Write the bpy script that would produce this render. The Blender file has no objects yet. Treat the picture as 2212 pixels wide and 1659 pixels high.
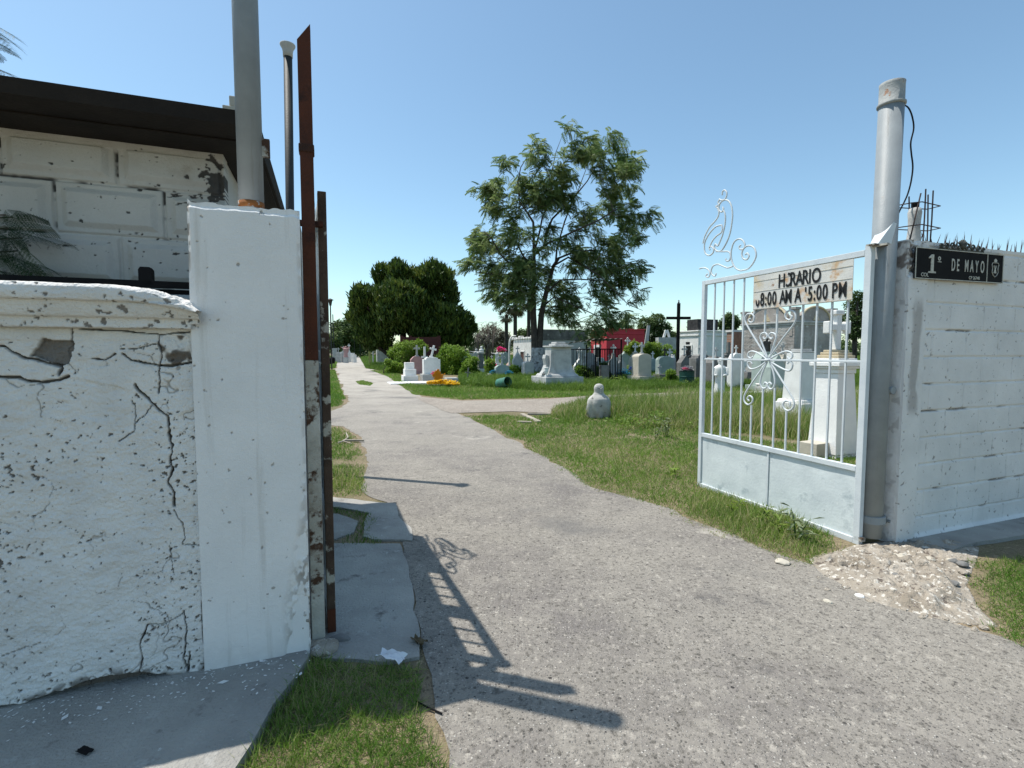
import bpy, bmesh, math, random
import numpy as np
from mathutils import Vector, Matrix
R = math.radians
random.seed(7); RNG = np.random.default_rng(11)
SC = bpy.context.scene; COL = SC.collection

# ------------------------------------------------------------------ camera, sky, sun, exposure
F = 1080.0; W0 = 2212.0; CX, CY = 1106.0, 829.5; H = 1.45; PIT = R(3.6)
cam = bpy.data.objects.new('camera', bpy.data.cameras.new('camera')); COL.objects.link(cam)
cam.location = (0, 0, H); cam.rotation_euler = (R(90) - PIT, 0, 0)
cam.data.sensor_width = 36; cam.data.lens = F / W0 * 36
cam.data.clip_start = 0.05; cam.data.clip_end = 3000
SC.camera = cam
SUN_AZ = (-0.9563, 0.2924)      # ground direction towards the sun
SUN_EL = R(66.8)
wd = bpy.data.worlds.new('World'); SC.world = wd; wd.use_nodes = True
nt = wd.node_tree
for n in list(nt.nodes): nt.nodes.remove(n)
sky = nt.nodes.new('ShaderNodeTexSky'); sky.sky_type = 'NISHITA'; sky.sun_disc = False
sky.sun_elevation = SUN_EL; sky.sun_rotation = math.atan2(SUN_AZ[0], SUN_AZ[1])
sky.altitude = 200; sky.air_density = 1.0; sky.dust_density = 0.8; sky.ozone_density = 3.2
bg = nt.nodes.new('ShaderNodeBackground'); bg.inputs[1].default_value = 0.15
ow = nt.nodes.new('ShaderNodeOutputWorld')
tn = nt.nodes.new('ShaderNodeMix'); tn.data_type = 'RGBA'; tn.blend_type = 'MULTIPLY'; tn.inputs[0].default_value = 1; tn.inputs[7].default_value = (0.93, 1.0, 0.885, 1)
nt.links.new(sky.outputs[0], tn.inputs[6]); nt.links.new(tn.outputs[2], bg.inputs[0]); nt.links.new(bg.outputs[0], ow.inputs[0])
sl = bpy.data.lights.new('sun', 'SUN'); sl.energy = 4.0; sl.angle = R(0.5); sl.color = (1, 0.955, 0.88)
so = bpy.data.objects.new('sun', sl); COL.objects.link(so)
sd = Vector((SUN_AZ[0] * math.cos(SUN_EL), SUN_AZ[1] * math.cos(SUN_EL), math.sin(SUN_EL)))
so.rotation_euler = sd.to_track_quat('Z', 'Y').to_euler(); so.location = (-5, 0, 12)
SC.view_settings.view_transform = 'Standard'; SC.view_settings.look = 'None'
SC.view_settings.exposure = 0.48; SC.view_settings.gamma = 1
SC.cycles.max_bounces = 6; SC.cycles.diffuse_bounces = 3; SC.cycles.transparent_max_bounces = 6

# ------------------------------------------------------------------ survey helpers
cP, sP = math.cos(PIT), math.sin(PIT)
def ray(u, v):
    x = (u - CX) / F; y = (CY - v) / F
    return Vector((x, cP + y * sP, -sP + y * cP))
def G(u, v, z=0.0):
    d = ray(u, v); t = (z - H) / d.z
    return Vector((d.x * t, d.y * t, z))
def PY(u, v, Y):
    d = ray(u, v); t = Y / d.y
    return Vector((d.x * t, Y, H + d.z * t))
A = R(20.3); a_ = Vector((math.cos(A), math.sin(A), 0)); b_ = Vector((-math.sin(A), math.cos(A), 0))
O = G(672, 1425)
def WL(s, t, z=0.0): return O + a_ * s + b_ * t + Vector((0, 0, z))
def PW(u, v, t=0.0, base=O, along=a_):
    n = Vector((-along.y, along.x, 0)); d = ray(u, v); c = Vector((0, 0, H))
    k = ((base - c).dot(n) + t) / d.dot(n); P = c + d * k
    return ((P - base).dot(along), P.z)

# ------------------------------------------------------------------ noise
def _h(ix, iy, s):
    n = (ix.astype(np.int64) * 374761393 + iy.astype(np.int64) * 668265263 + s * 1442695041) & 0xffffffff
    n = ((n ^ (n >> 13)) * 1274126177) & 0xffffffff
    return ((n ^ (n >> 16)) & 0xffff) / 65535.0
def vn(x, y, s=0):
    x = np.asarray(x, float); y = np.asarray(y, float)
    ix = np.floor(x); iy = np.floor(y); fx = x - ix; fy = y - iy
    fx = fx * fx * (3 - 2 * fx); fy = fy * fy * (3 - 2 * fy)
    return (_h(ix, iy, s) * (1 - fx) + _h(ix + 1, iy, s) * fx) * (1 - fy) + (_h(ix, iy + 1, s) * (1 - fx) + _h(ix + 1, iy + 1, s) * fx) * fy
def fbm(x, y, o=4, s=0):
    r = 0; a = 0.5; t = 0; x, y = 0.83 * x + 0.56 * y, 0.83 * y - 0.56 * x
    for i in range(o):
        r = r + a * vn(x, y, s + i * 17); t += a; a *= 0.5; x, y = x * 1.62 + y * 1.22 + 5.1, y * 1.62 - x * 1.22 + 1.7
    return r / t
def sst(e0, e1, x):
    t = np.clip((x - e0) / (e1 - e0), 0, 1); return t * t * (3 - 2 * t)
def dpoly(X, Z, pts):
    d = np.full(X.shape, 9e9)
    for (x0, z0), (x1, z1) in zip(pts[:-1], pts[1:]):
        vx, vz = x1 - x0, z1 - z0; L = vx * vx + vz * vz + 1e-12
        t = np.clip(((X - x0) * vx + (Z - z0) * vz) / L, 0, 1)
        d = np.minimum(d, np.hypot(X - x0 - t * vx, Z - z0 - t * vz))
    return d
def inpoly(X, Y, P):
    c = np.zeros(X.shape, bool); n = len(P)
    for i in range(n):
        x0, y0 = P[i][0], P[i][1]; x1, y1 = P[i - 1][0], P[i - 1][1]
        if y0 == y1: continue
        c ^= ((y0 > Y) != (y1 > Y)) & (X < (x1 - x0) * (Y - y0) / (y1 - y0) + x0)
    return c

# ------------------------------------------------------------------ materials
MATS = {}
def mat(name, c1, c2=None, sc=3.0, rough=0.85, bump=0.25, bsc=60.0, spots=None, metal=0.0, wear=None, streak=None, tint=None, trans=0.0, coord='Object', spec=0.3):
    if name in MATS: return MATS[name]
    m = bpy.data.materials.new(name); MATS[name] = m; m.use_nodes = True
    N = m.node_tree; L = N.links; p = N.nodes['Principled BSDF']
    p.inputs['Roughness'].default_value = rough; p.inputs['Metallic'].default_value = metal
    p.inputs['Specular IOR Level'].default_value = spec
    tc = N.nodes.new('ShaderNodeTexCoord'); co = tc.outputs[coord]
    def noise(scale, det=5, ro=0.6, c=co):
        n = N.nodes.new('ShaderNodeTexNoise'); n.inputs['Scale'].default_value = scale
        n.inputs['Detail'].default_value = det; n.inputs['Roughness'].default_value = ro; L.new(c, n.inputs['Vector']); return n.outputs['Fac']
    def ramp(f, e0, e1):
        r = N.nodes.new('ShaderNodeMapRange'); r.inputs[1].default_value = e0; r.inputs[2].default_value = e1; r.clamp = True
        L.new(f, r.inputs[0]); return r.outputs[0]
    def mix(f, x, y):
        q = N.nodes.new('ShaderNodeMix'); q.data_type = 'RGBA'
        L.new(f, q.inputs[0])
        for k, val in ((6, x), (7, y)):
            if isinstance(val, tuple): q.inputs[k].default_value = (*val, 1)
            else: L.new(val, q.inputs[k])
        return q.outputs[2]
    c = mix(ramp(noise(sc), 0.35, 0.65), c1, c2 or tuple(x * 0.8 for x in c1))
    if streak:
        mp = N.nodes.new('ShaderNodeMapping'); mp.inputs['Scale'].default_value = streak[2] if len(streak) > 2 else (14, 14, 0.9); L.new(co, mp.inputs[0])
        c = mix(ramp(noise(1.0, 6, 0.65, mp.outputs[0]), streak[1], streak[1] + 0.14), c, streak[0])
    for sp in (spots or []):
        c = mix(ramp(noise(sp[2], 6, 0.65), sp[1], sp[1] + (sp[3] if len(sp) > 3 else 0.03)), c, sp[0])
    if wear:
        at = N.nodes.new('ShaderNodeAttribute'); at.attribute_name = 'wear'
        wc = mix(noise(25), wear, tuple(x * 0.45 for x in wear))
        c = mix(at.outputs['Fac'], c, wc)
    if tint:
        at = N.nodes.new('ShaderNodeAttribute'); at.attribute_name = 'tint'
        cr = N.nodes.new('ShaderNodeValToRGB'); L.new(at.outputs['Fac'], cr.inputs[0])
        while len(cr.color_ramp.elements) < len(tint): cr.color_ramp.elements.new(0.5)
        for i, q in enumerate(tint):
            e = cr.color_ramp.elements[i]; e.position = i / (len(tint) - 1); e.color = (*q, 1)
        c = cr.outputs[0]
    L.new(c, p.inputs['Base Color'])
    if bump:
        b = N.nodes.new('ShaderNodeBump'); b.inputs['Strength'].default_value = bump; b.inputs['Distance'].default_value = 0.02
        L.new(noise(bsc, 4), b.inputs['Height']); L.new(b.outputs[0], p.inputs['Normal'])
    if trans:
        tr = N.nodes.new('ShaderNodeBsdfTranslucent'); L.new(c, tr.inputs[0])
        ms = N.nodes.new('ShaderNodeMixShader'); ms.inputs[0].default_value = trans
        L.new(p.outputs[0], ms.inputs[1]); L.new(tr.outputs[0], ms.inputs[2])
        L.new(ms.outputs[0], N.nodes['Material Output'].inputs[0])
    return m

# ------------------------------------------------------------------ objects
def tag(o, label=None, cat=None, group=None, kind=None):
    if label: o['label'] = label
    if cat: o['category'] = cat
    if group: o['group'] = group
    if kind: o['kind'] = kind
    return o
def thing(name, label, cat, loc=(0, 0, 0), rz=0.0, group=None):
    o = bpy.data.objects.new(name, None); COL.objects.link(o); o.location = loc; o.rotation_euler = (0, 0, rz)
    o.empty_display_size = 0.2
    return tag(o, label, cat, group)
def copy_tree(o, parent=None):
    c = o.copy(); COL.objects.link(c); c.parent = parent
    for ch in list(o.children): copy_tree(ch, c)
    return c
def arrays(name, V, Fc, m, parent=None, tint=None, wear=None, smooth=False):
    """V (n,3) array, Fc (m,k) index array"""
    me = bpy.data.meshes.new(name); V = np.asarray(V, np.float32); Fc = np.asarray(Fc, np.int32)
    me.vertices.add(len(V)); me.vertices.foreach_set('co', V.ravel())
    me.loops.add(Fc.size); me.loops.foreach_set('vertex_index', Fc.ravel())
    me.polygons.add(len(Fc)); me.polygons.foreach_set('loop_start', np.arange(0, Fc.size, Fc.shape[1], dtype=np.int32))
    try: me.polygons.foreach_set('loop_total', np.full(len(Fc), Fc.shape[1], np.int32))
    except Exception: pass
    if smooth: me.polygons.foreach_set('use_smooth', np.ones(len(Fc), bool))
    me.update(calc_edges=True)
    for nm, arr in (('tint', tint), ('wear', wear)):
        if arr is not None:
            at = me.attributes.new(nm, 'FLOAT', 'POINT'); at.data.foreach_set('value', np.asarray(arr, np.float32).ravel())
    me.materials.append(m)
    o = bpy.data.objects.new(name, me); COL.objects.link(o); o.parent = parent
    return o
class MB:
    def __init__(s): s.v = []; s.f = []; s.M = Matrix()
    def add(s, vs, fs):
        n = len(s.v); s.v += [tuple(s.M @ Vector(p)) for p in vs]; s.f += [tuple(i + n for i in f) for f in fs]; return s
    def box(s, x0, x1, y0, y1, z0, z1, tx=1.0, ty=1.0):
        cx, cy = (x0 + x1) / 2, (y0 + y1) / 2
        T = [(cx + (x - cx) * tx, cy + (y - cy) * ty) for x, y in ((x0, y0), (x1, y0), (x1, y1), (x0, y1))]
        return s.add([(x0, y0, z0), (x1, y0, z0), (x1, y1, z0), (x0, y1, z0)] + [(x, y, z1) for x, y in T],
                     [(3, 2, 1, 0), (4, 5, 6, 7), (0, 1, 5, 4), (1, 2, 6, 5), (2, 3, 7, 6), (3, 0, 4, 7)])
    def prism(s, P, y0, y1):
        n = len(P)
        return s.add([(x, y0, z) for x, z in P] + [(x, y1, z) for x, z in P],
                     [tuple(range(n)), tuple(range(2 * n - 1, n - 1, -1))] + [(i + n, (i + 1) % n + n, (i + 1) % n, i)[::1] for i in range(n)])
    def plan(s, P, z0, z1):
        n = len(P)
        return s.add([(x, y, z0) for x, y in P] + [(x, y, z1) for x, y in P],
                     [tuple(range(n - 1, -1, -1)), tuple(range(n, 2 * n))] + [(i, (i + 1) % n, (i + 1) % n + n, i + n) for i in range(n)])
    def tube(s, pts, r, n=6, r2=None):
        pts = [Vector(p) for p in pts]; k = len(pts)
        rs = list(r) if hasattr(r, '__len__') else [r] * k
        vs = []; up = None
        for i, p in enumerate(pts):
            d = (pts[min(i + 1, k - 1)] - pts[max(i - 1, 0)])
            d = d.normalized() if d.length > 1e-9 else Vector((0, 0, 1))
            if up is None: up = d.orthogonal().normalized()
            up = (up - d * up.dot(d)); up = up.normalized() if up.length > 1e-6 else d.orthogonal().normalized()
            w = d.cross(up)
            for j in range(n):
                t = 2 * math.pi * j / n; vs.append(p + up * (math.cos(t) * rs[i]) + w * (math.sin(t) * rs[i]))
        fs = [(i * n + j, i * n + (j + 1) % n, (i + 1) * n + (j + 1) % n, (i + 1) * n + j) for i in range(k - 1) for j in range(n)]
        fs += [tuple(range(n - 1, -1, -1)), tuple(range((k - 1) * n, k * n))]
        return s.add(vs, fs)
    def lathe(s, P, n=16, sx=1.0, sy=1.0, c=(0, 0, 0), fn=None):
        vs = []
        for r, z in P:
            for j in range(n):
                t = 2 * math.pi * j / n; q = r * (fn(t, z) if fn else 1)
                vs.append((c[0] + q * math.cos(t) * sx, c[1] + q * math.sin(t) * sy, c[2] + z))
        k = len(P)
        fs = [(i * n + j, i * n + (j + 1) % n, (i + 1) * n + (j + 1) % n, (i + 1) * n + j) for i in range(k - 1) for j in range(n)]
        fs += [tuple(range(n - 1, -1, -1)), tuple(range((k - 1) * n, k * n))]
        return s.add(vs, fs)
    def obj(s, name, m, parent=None, smooth=False, bevel=0.0, loc=None, rz=0.0):
        me = bpy.data.meshes.new(name); me.from_pydata(s.v, [], s.f)
        bm = bmesh.new(); bm.from_mesh(me); bmesh.ops.recalc_face_normals(bm, faces=bm.faces); bm.to_mesh(me); bm.free()
        me.materials.append(m)
        if smooth: me.polygons.foreach_set('use_smooth', [True] * len(me.polygons))
        o = bpy.data.objects.new(name, me); COL.objects.link(o); o.parent = parent
        if loc is not None: o.location = loc; o.rotation_euler = (0, 0, rz)
        if bevel:
            b = o.modifiers.new('bevel', 'BEVEL'); b.width = bevel; b.segments = 2; b.limit_method = 'ANGLE'; b.angle_limit = R(35)
        return o
def cr(pts, n=5):
    """Catmull-Rom through 2D or 3D points"""
    P = [Vector(p) for p in pts]; P = [P[0]] + P + [P[-1]]; out = []
    for i in range(1, len(P) - 2):
        p0, p1, p2, p3 = P[i - 1:i + 3]
        for k in range(n):
            t = k / n
            out.append(0.5 * ((2 * p1) + (p2 - p0) * t + (2 * p0 - 5 * p1 + 4 * p2 - p3) * t * t + (3 * p1 - p0 - 3 * p2 + p3) * t ** 3))
    out.append(P[-2]); return out
def text(name, s, size, m, parent, x, z, y=0.0, ext=0.002, off=0.0, sx=1.0, cut=None, al='LEFT', label=None):
    cu = bpy.data.curves.new('t', 'FONT'); cu.body = s; cu.size = size; cu.extrude = ext; cu.offset = off; cu.align_x = al
    t = bpy.data.objects.new('t', cu); COL.objects.link(t); dg = bpy.context.evaluated_depsgraph_get(); dg.update()
    me = bpy.data.meshes.new_from_object(t.evaluated_get(dg)); bpy.data.objects.remove(t)
    me.transform(Matrix.Diagonal((sx, 1, 1, 1))); me.transform(Matrix.Rotation(R(90), 4, 'X'))
    if cut:
        bm = bmesh.new(); bm.from_mesh(me)
        for co, no in cut: bmesh.ops.bisect_plane(bm, geom=bm.verts[:] + bm.edges[:] + bm.faces[:], plane_co=co, plane_no=no, clear_outer=True)
        bm.to_mesh(me); bm.free()
    me.materials.clear(); me.materials.append(m)
    o = bpy.data.objects.new(name, me); COL.objects.link(o); o.parent = parent; o.location = (x, y, z); return o
def hf(name, m, parent, s0, s1, z0, z1, nx, nz, fn, y=0.0, depth=0.2, top=None):
    """relief surface: front faces -y, displaced outwards by fn(S,Z)[0]; skirts run back by depth"""
    s = np.linspace(s0, s1, nx); z = np.linspace(0, 1, nz); S, T = np.meshgrid(s, z)
    zt = top(S) if top else z1
    Z = z0 + (zt - z0) * T
    D, Wr = fn(S, Z)
    V = np.stack([S, y - D, Z], -1).reshape(-1, 3); idx = np.arange(nx * nz).reshape(nz, nx)
    Q = np.stack([idx[:-1, :-1], idx[:-1, 1:], idx[1:, 1:], idx[1:, :-1]], -1).reshape(-1, 4)
    me_V = [V]; me_F = [Q]; w = [np.broadcast_to(Wr, S.shape).ravel()]; base = len(V)
    for line, flip in ((idx[0, :], 1), (idx[-1, :], 0), (idx[:, 0], 0), (idx[:, -1], 1)):
        P = V[line]; B = P.copy(); B[:, 1] = y + depth; k = len(P)
        me_V += [P, B]; w += [w[0][line], w[0][line]]
        i = np.arange(k - 1) + base
        q = np.stack([i, i + 1, i + 1 + k, i + k], -1); me_F.append(q[:, ::-1] if flip else q); base += 2 * k
    return arrays(name, np.concatenate(me_V), np.concatenate(me_F), m, parent, wear=np.concatenate(w), smooth=True)

# ------------------------------------------------------------------ palette
PLASTER = mat('old_whitewash', (0.80, 0.785, 0.755), (0.70, 0.685, 0.66), 5, 0.9, 0.65, 75, spots=[((0.24, 0.22, 0.20), 0.665, 48), ((0.30, 0.27, 0.24), 0.69, 19), ((0.55, 0.50, 0.43), 0.66, 4, .12)], wear=(0.20, 0.175, 0.15))
PILLAR = mat('white_wall_paint', (0.82, 0.805, 0.785), (0.74, 0.73, 0.715), 2.5, 0.85, 0.3, 160, spots=[((0.34, 0.33, 0.31), 0.755, 22)], wear=(0.40, 0.35, 0.30), streak=((0.66, 0.64, 0.61), 0.56))
BLOCKW = mat('painted_block_wall', (0.78, 0.765, 0.745), (0.66, 0.65, 0.635), 2.2, 0.9, 0.4, 140, spots=[((0.30, 0.28, 0.26), 0.75, 18)], wear=(0.30, 0.26, 0.235))
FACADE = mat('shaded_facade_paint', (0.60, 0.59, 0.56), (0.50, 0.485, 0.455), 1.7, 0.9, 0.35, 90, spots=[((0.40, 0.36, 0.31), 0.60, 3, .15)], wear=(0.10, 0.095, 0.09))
DARKROOF = mat('dark_brown_roof', (0.013, 0.011, 0.010), (0.022, 0.018, 0.015), 4, 0.9, 0.2, 60)
STEEL = mat('grey_painted_steel', (0.27, 0.295, 0.305), (0.22, 0.24, 0.25), 5, 0.5, 0.12, 90, spots=[((0.22, 0.10, 0.05), 0.72, 14), ((0.25, 0.25, 0.24), 0.66, 9, .06)], streak=((0.17, 0.165, 0.15), 0.60))
GATEP = mat('pale_blue_gate_paint', (0.62, 0.66, 0.67), (0.54, 0.58, 0.60), 6, 0.5, 0.1, 90, spots=[((0.20, 0.11, 0.07), 0.71, 22), ((0.44, 0.47, 0.48), 0.60, 5, .12)])
PANELP = mat('scuffed_gate_sheet', (0.66, 0.71, 0.71), (0.55, 0.60, 0.61), 4.5, 0.5, 0.12, 40, spots=[((0.36, 0.42, 0.44), 0.58, 5, .12), ((0.80, 0.83, 0.82), 0.62, 9, .1), ((0.06, 0.045, 0.04), 0.70, 26)])
RUST = mat('brown_rust', (0.09, 0.026, 0.011), (0.055, 0.018, 0.010), 4, 0.8, 0.3, 80, spots=[((0.035, 0.013, 0.008), 0.56, 6, .1)])
RUSTW = mat('flaking_white_on_rust', (0.50, 0.49, 0.44), (0.34, 0.32, 0.27), 6, 0.75, 0.4, 60, spots=[((0.07, 0.035, 0.02), 0.52, 7, .05), ((0.30, 0.27, 0.22), .52, 5, .1)])
DARKMET = mat('dark_metal', (0.03, 0.03, 0.032), (0.05, 0.045, 0.04), 6, 0.6, 0.1, 60)
BLACK = mat('black_paint', (0.009, 0.009, 0.010), (0.014, 0.014, 0.014), 6, 0.75, 0.05, 60, spec=0.08)
SIGNP = mat('rusty_sign_enamel', (0.66, 0.64, 0.58), (0.56, 0.55, 0.52), 7, 0.6, 0.1, 50, spots=[((0.56, 0.46, 0.30), 0.50, 3.2, .16), ((0.50, 0.27, 0.10), 0.54, 5.5, .12), ((0.26, 0.11, 0.04), 0.64, 9, .06)], streak=((0.55, 0.40, 0.25), 0.62, (9, 9, 2)))
LETTER = mat('sign_lettering', (0.012, 0.012, 0.012), None, 6, 0.6, 0)
WHITEL = mat('worn_white_lettering', (0.55, 0.54, 0.47), (0.38, 0.37, 0.33), 40, 0.8, 0.1, 60)
CONC = mat('grey_concrete', (0.42, 0.405, 0.37), (0.27, 0.26, 0.24), 1.6, 0.95, 0.8, 70, spots=[((0.12, 0.11, 0.10), 0.60, 5, .12), ((0.42, 0.41, 0.385), 0.58, 12, .10), ((0.09, 0.085, 0.08), 0.68, 24, .03), ((0.60, 0.60, 0.58), 0.68, 21, .02)])
RUBBLE = mat('broken_concrete', (0.40, 0.355, 0.295), (0.27, 0.23, 0.18), 5, 0.95, 0.9, 60, spots=[((0.14, 0.115, 0.095), 0.57, 17, .05), ((0.62, 0.58, 0.51), 0.56, 26, .05), ((0.10, 0.08, 0.07), 0.64, 50, .04)])
WHITE = mat('white_tomb_paint', (0.78, 0.77, 0.74), (0.66, 0.65, 0.62), 3, 0.85, 0.2, 40, spots=[((0.34, 0.32, 0.29), 0.68, 6, .1)], streak=((0.46, 0.44, 0.41), 0.64, (5, 5, 1)))
MARB = mat('weathered_grey_marble', (0.50, 0.50, 0.48), (0.36, 0.36, 0.35), 3, 0.8, 0.2, 40, spots=[((0.17, 0.165, 0.155), 0.64, 5, .1)], streak=((0.25, 0.245, 0.235), 0.60, (5, 5, 1)))
GREYST = mat('dark_grey_stone', (0.21, 0.205, 0.195), (0.13, 0.127, 0.12), 4, 0.9, 0.3, 40)
CREAM = mat('cream_cement', (0.50, 0.46, 0.38), (0.42, 0.385, 0.32), 3, 0.85, 0.25, 40, streak=((0.28, 0.25, 0.2), 0.66, (5, 5, 1)))
OCHRE = mat('yellowed_stone', (0.60, 0.50, 0.33), (0.50, 0.42, 0.29), 4, 0.85, 0.2, 40)
PINK = mat('pink_tomb_paint', (0.50, 0.30, 0.29), (0.42, 0.25, 0.245), 3, 0.85, 0.2, 40)
TEAL = mat('grey_green_tomb_paint', (0.36, 0.43, 0.39), (0.28, 0.335, 0.31), 3, 0.85, 0.2, 40)
REDW = mat('red_house_paint', (0.55, 0.055, 0.07), (0.45, 0.045, 0.06), 1, 0.8, 0.2, 30)
GREENB = mat('dark_green_barrel_paint', (0.006, 0.055, 0.04), (0.01, 0.04, 0.03), 5, 0.5, 0.1, 40)
TEALB = mat('faded_green_barrel_paint', (0.05, 0.20, 0.15), (0.06, 0.12, 0.08), 6, 0.6, 0.2, 40)
WOOD = mat('old_plank', (0.42, 0.38, 0.31), (0.30, 0.26, 0.21), 8, 0.9, 0.3, 60)
BARK = mat('brown_bark', (0.085, 0.07, 0.057), (0.05, 0.042, 0.035), 6, 0.95, 0.8, 14, streak=((0.035, 0.03, 0.025), 0.5, (8, 8, 1.2)))
TWIG = mat('grey_twig', (0.17, 0.14, 0.115), (0.12, 0.10, 0.085), 4, 0.9, 0)
LIME = mat('limewashed_bark', (0.50, 0.49, 0.47), (0.22, 0.21, 0.20), 6, 0.95, 0.6, 20, spots=[((0.12, 0.11, 0.10), 0.56, 5, .06)])
BRICKW = mat('grey_old_brick', (0.40, 0.365, 0.335), (0.28, 0.255, 0.235), 2, 0.9, 0.5, 40, wear=(0.62, 0.61, 0.58), spots=[((0.56, 0.54, 0.51), 0.58, 3.2, .1)])
BRICKO = mat('orange_brick', (0.38, 0.19, 0.115), (0.30, 0.14, 0.09), 5, 0.9, 0.4, 40, wear=(0.42, 0.38, 0.34))
BRICKD = mat('dark_red_brick', (0.10, 0.032, 0.028), (0.07, 0.025, 0.022), 4, 0.9, 0.3, 40, wear=(0.07, 0.05, 0.045))
GLASSD = mat('dark_opening', (0.015, 0.015, 0.016), None, 5, 0.3, 0)
def leafm(name, *cols, trans=0.25): return mat(name, cols[0], rough=0.55, bump=0, tint=cols, trans=trans, spec=0.25)
GRASSM = leafm('grass_blades', (0.065, 0.14, 0.018), (0.15, 0.25, 0.038), (0.27, 0.34, 0.08), (0.46, 0.41, 0.22), trans=.4)
SHORTG = leafm('short_turf', (0.07, 0.16, 0.022), (0.14, 0.26, 0.035), (0.23, 0.33, 0.06), (0.42, 0.35, 0.20), trans=.4)
WEEDM = leafm('weed_leaves', (0.05, 0.11, 0.016), (0.12, 0.21, 0.03), (0.22, 0.29, 0.055), trans=.4)
BRIGHTM = leafm('bright_shrub_leaves', (0.07, 0.15, 0.015), (0.15, 0.26, 0.025), (0.26, 0.36, 0.06), trans=.35)
ASHM = leafm('pinnate_tree_leaves', (0.05, 0.10, 0.03), (0.14, 0.21, 0.065), (0.32, 0.38, 0.17), trans=0.4)
CONM = leafm('conifer_sprays', (0.018, 0.038, 0.008), (0.065, 0.11, 0.02), (0.22, 0.25, 0.05), trans=0.25)
FARM = leafm('far_tree_leaves', (0.045, 0.08, 0.025), (0.09, 0.14, 0.045), (0.16, 0.21, 0.08), trans=0.25)
DRYM = leafm('grey_dry_scrub', (0.12, 0.11, 0.075), (0.16, 0.145, 0.10), (0.20, 0.19, 0.14), trans=0.1)
PALMM = leafm('palm_fronds', (0.05, 0.075, 0.03), (0.12, 0.13, 0.06), (0.22, 0.18, 0.10), trans=0.1)
FERNM = leafm('feathery_leaves', (0.010, 0.03, 0.010), (0.022, 0.06, 0.015), (0.06, 0.11, 0.025), trans=0.25)
def flower(name, *c): return mat('petals_' + name, c[0], rough=0.6, bump=0, tint=c, trans=0.2)
FY = flower('yellow', (0.75, 0.42, 0.01), (0.85, 0.62, 0.05)); FO = flower('orange', (0.75, 0.22, 0.01), (0.8, 0.40, 0.02))
FB = flower('blue', (0.01, 0.04, 0.35), (0.03, 0.12, 0.5)); FT = flower('turquoise', (0.01, 0.16, 0.28), (0.05, 0.3, 0.42))
FP = flower('pink', (0.7, 0.12, 0.25), (0.8, 0.35, 0.45)); FR = flower('red', (0.5, 0.03, 0.02), (0.75, 0.16, 0.04))
FG = flower('grey', (0.22, 0.22, 0.24), (0.42, 0.42, 0.45)); FW = flower('white', (0.7, 0.7, 0.66), (0.55, 0.55, 0.5)); FM = flower('magenta', (0.75, 0.03, 0.22), (0.85, 0.1, 0.35))

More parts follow.
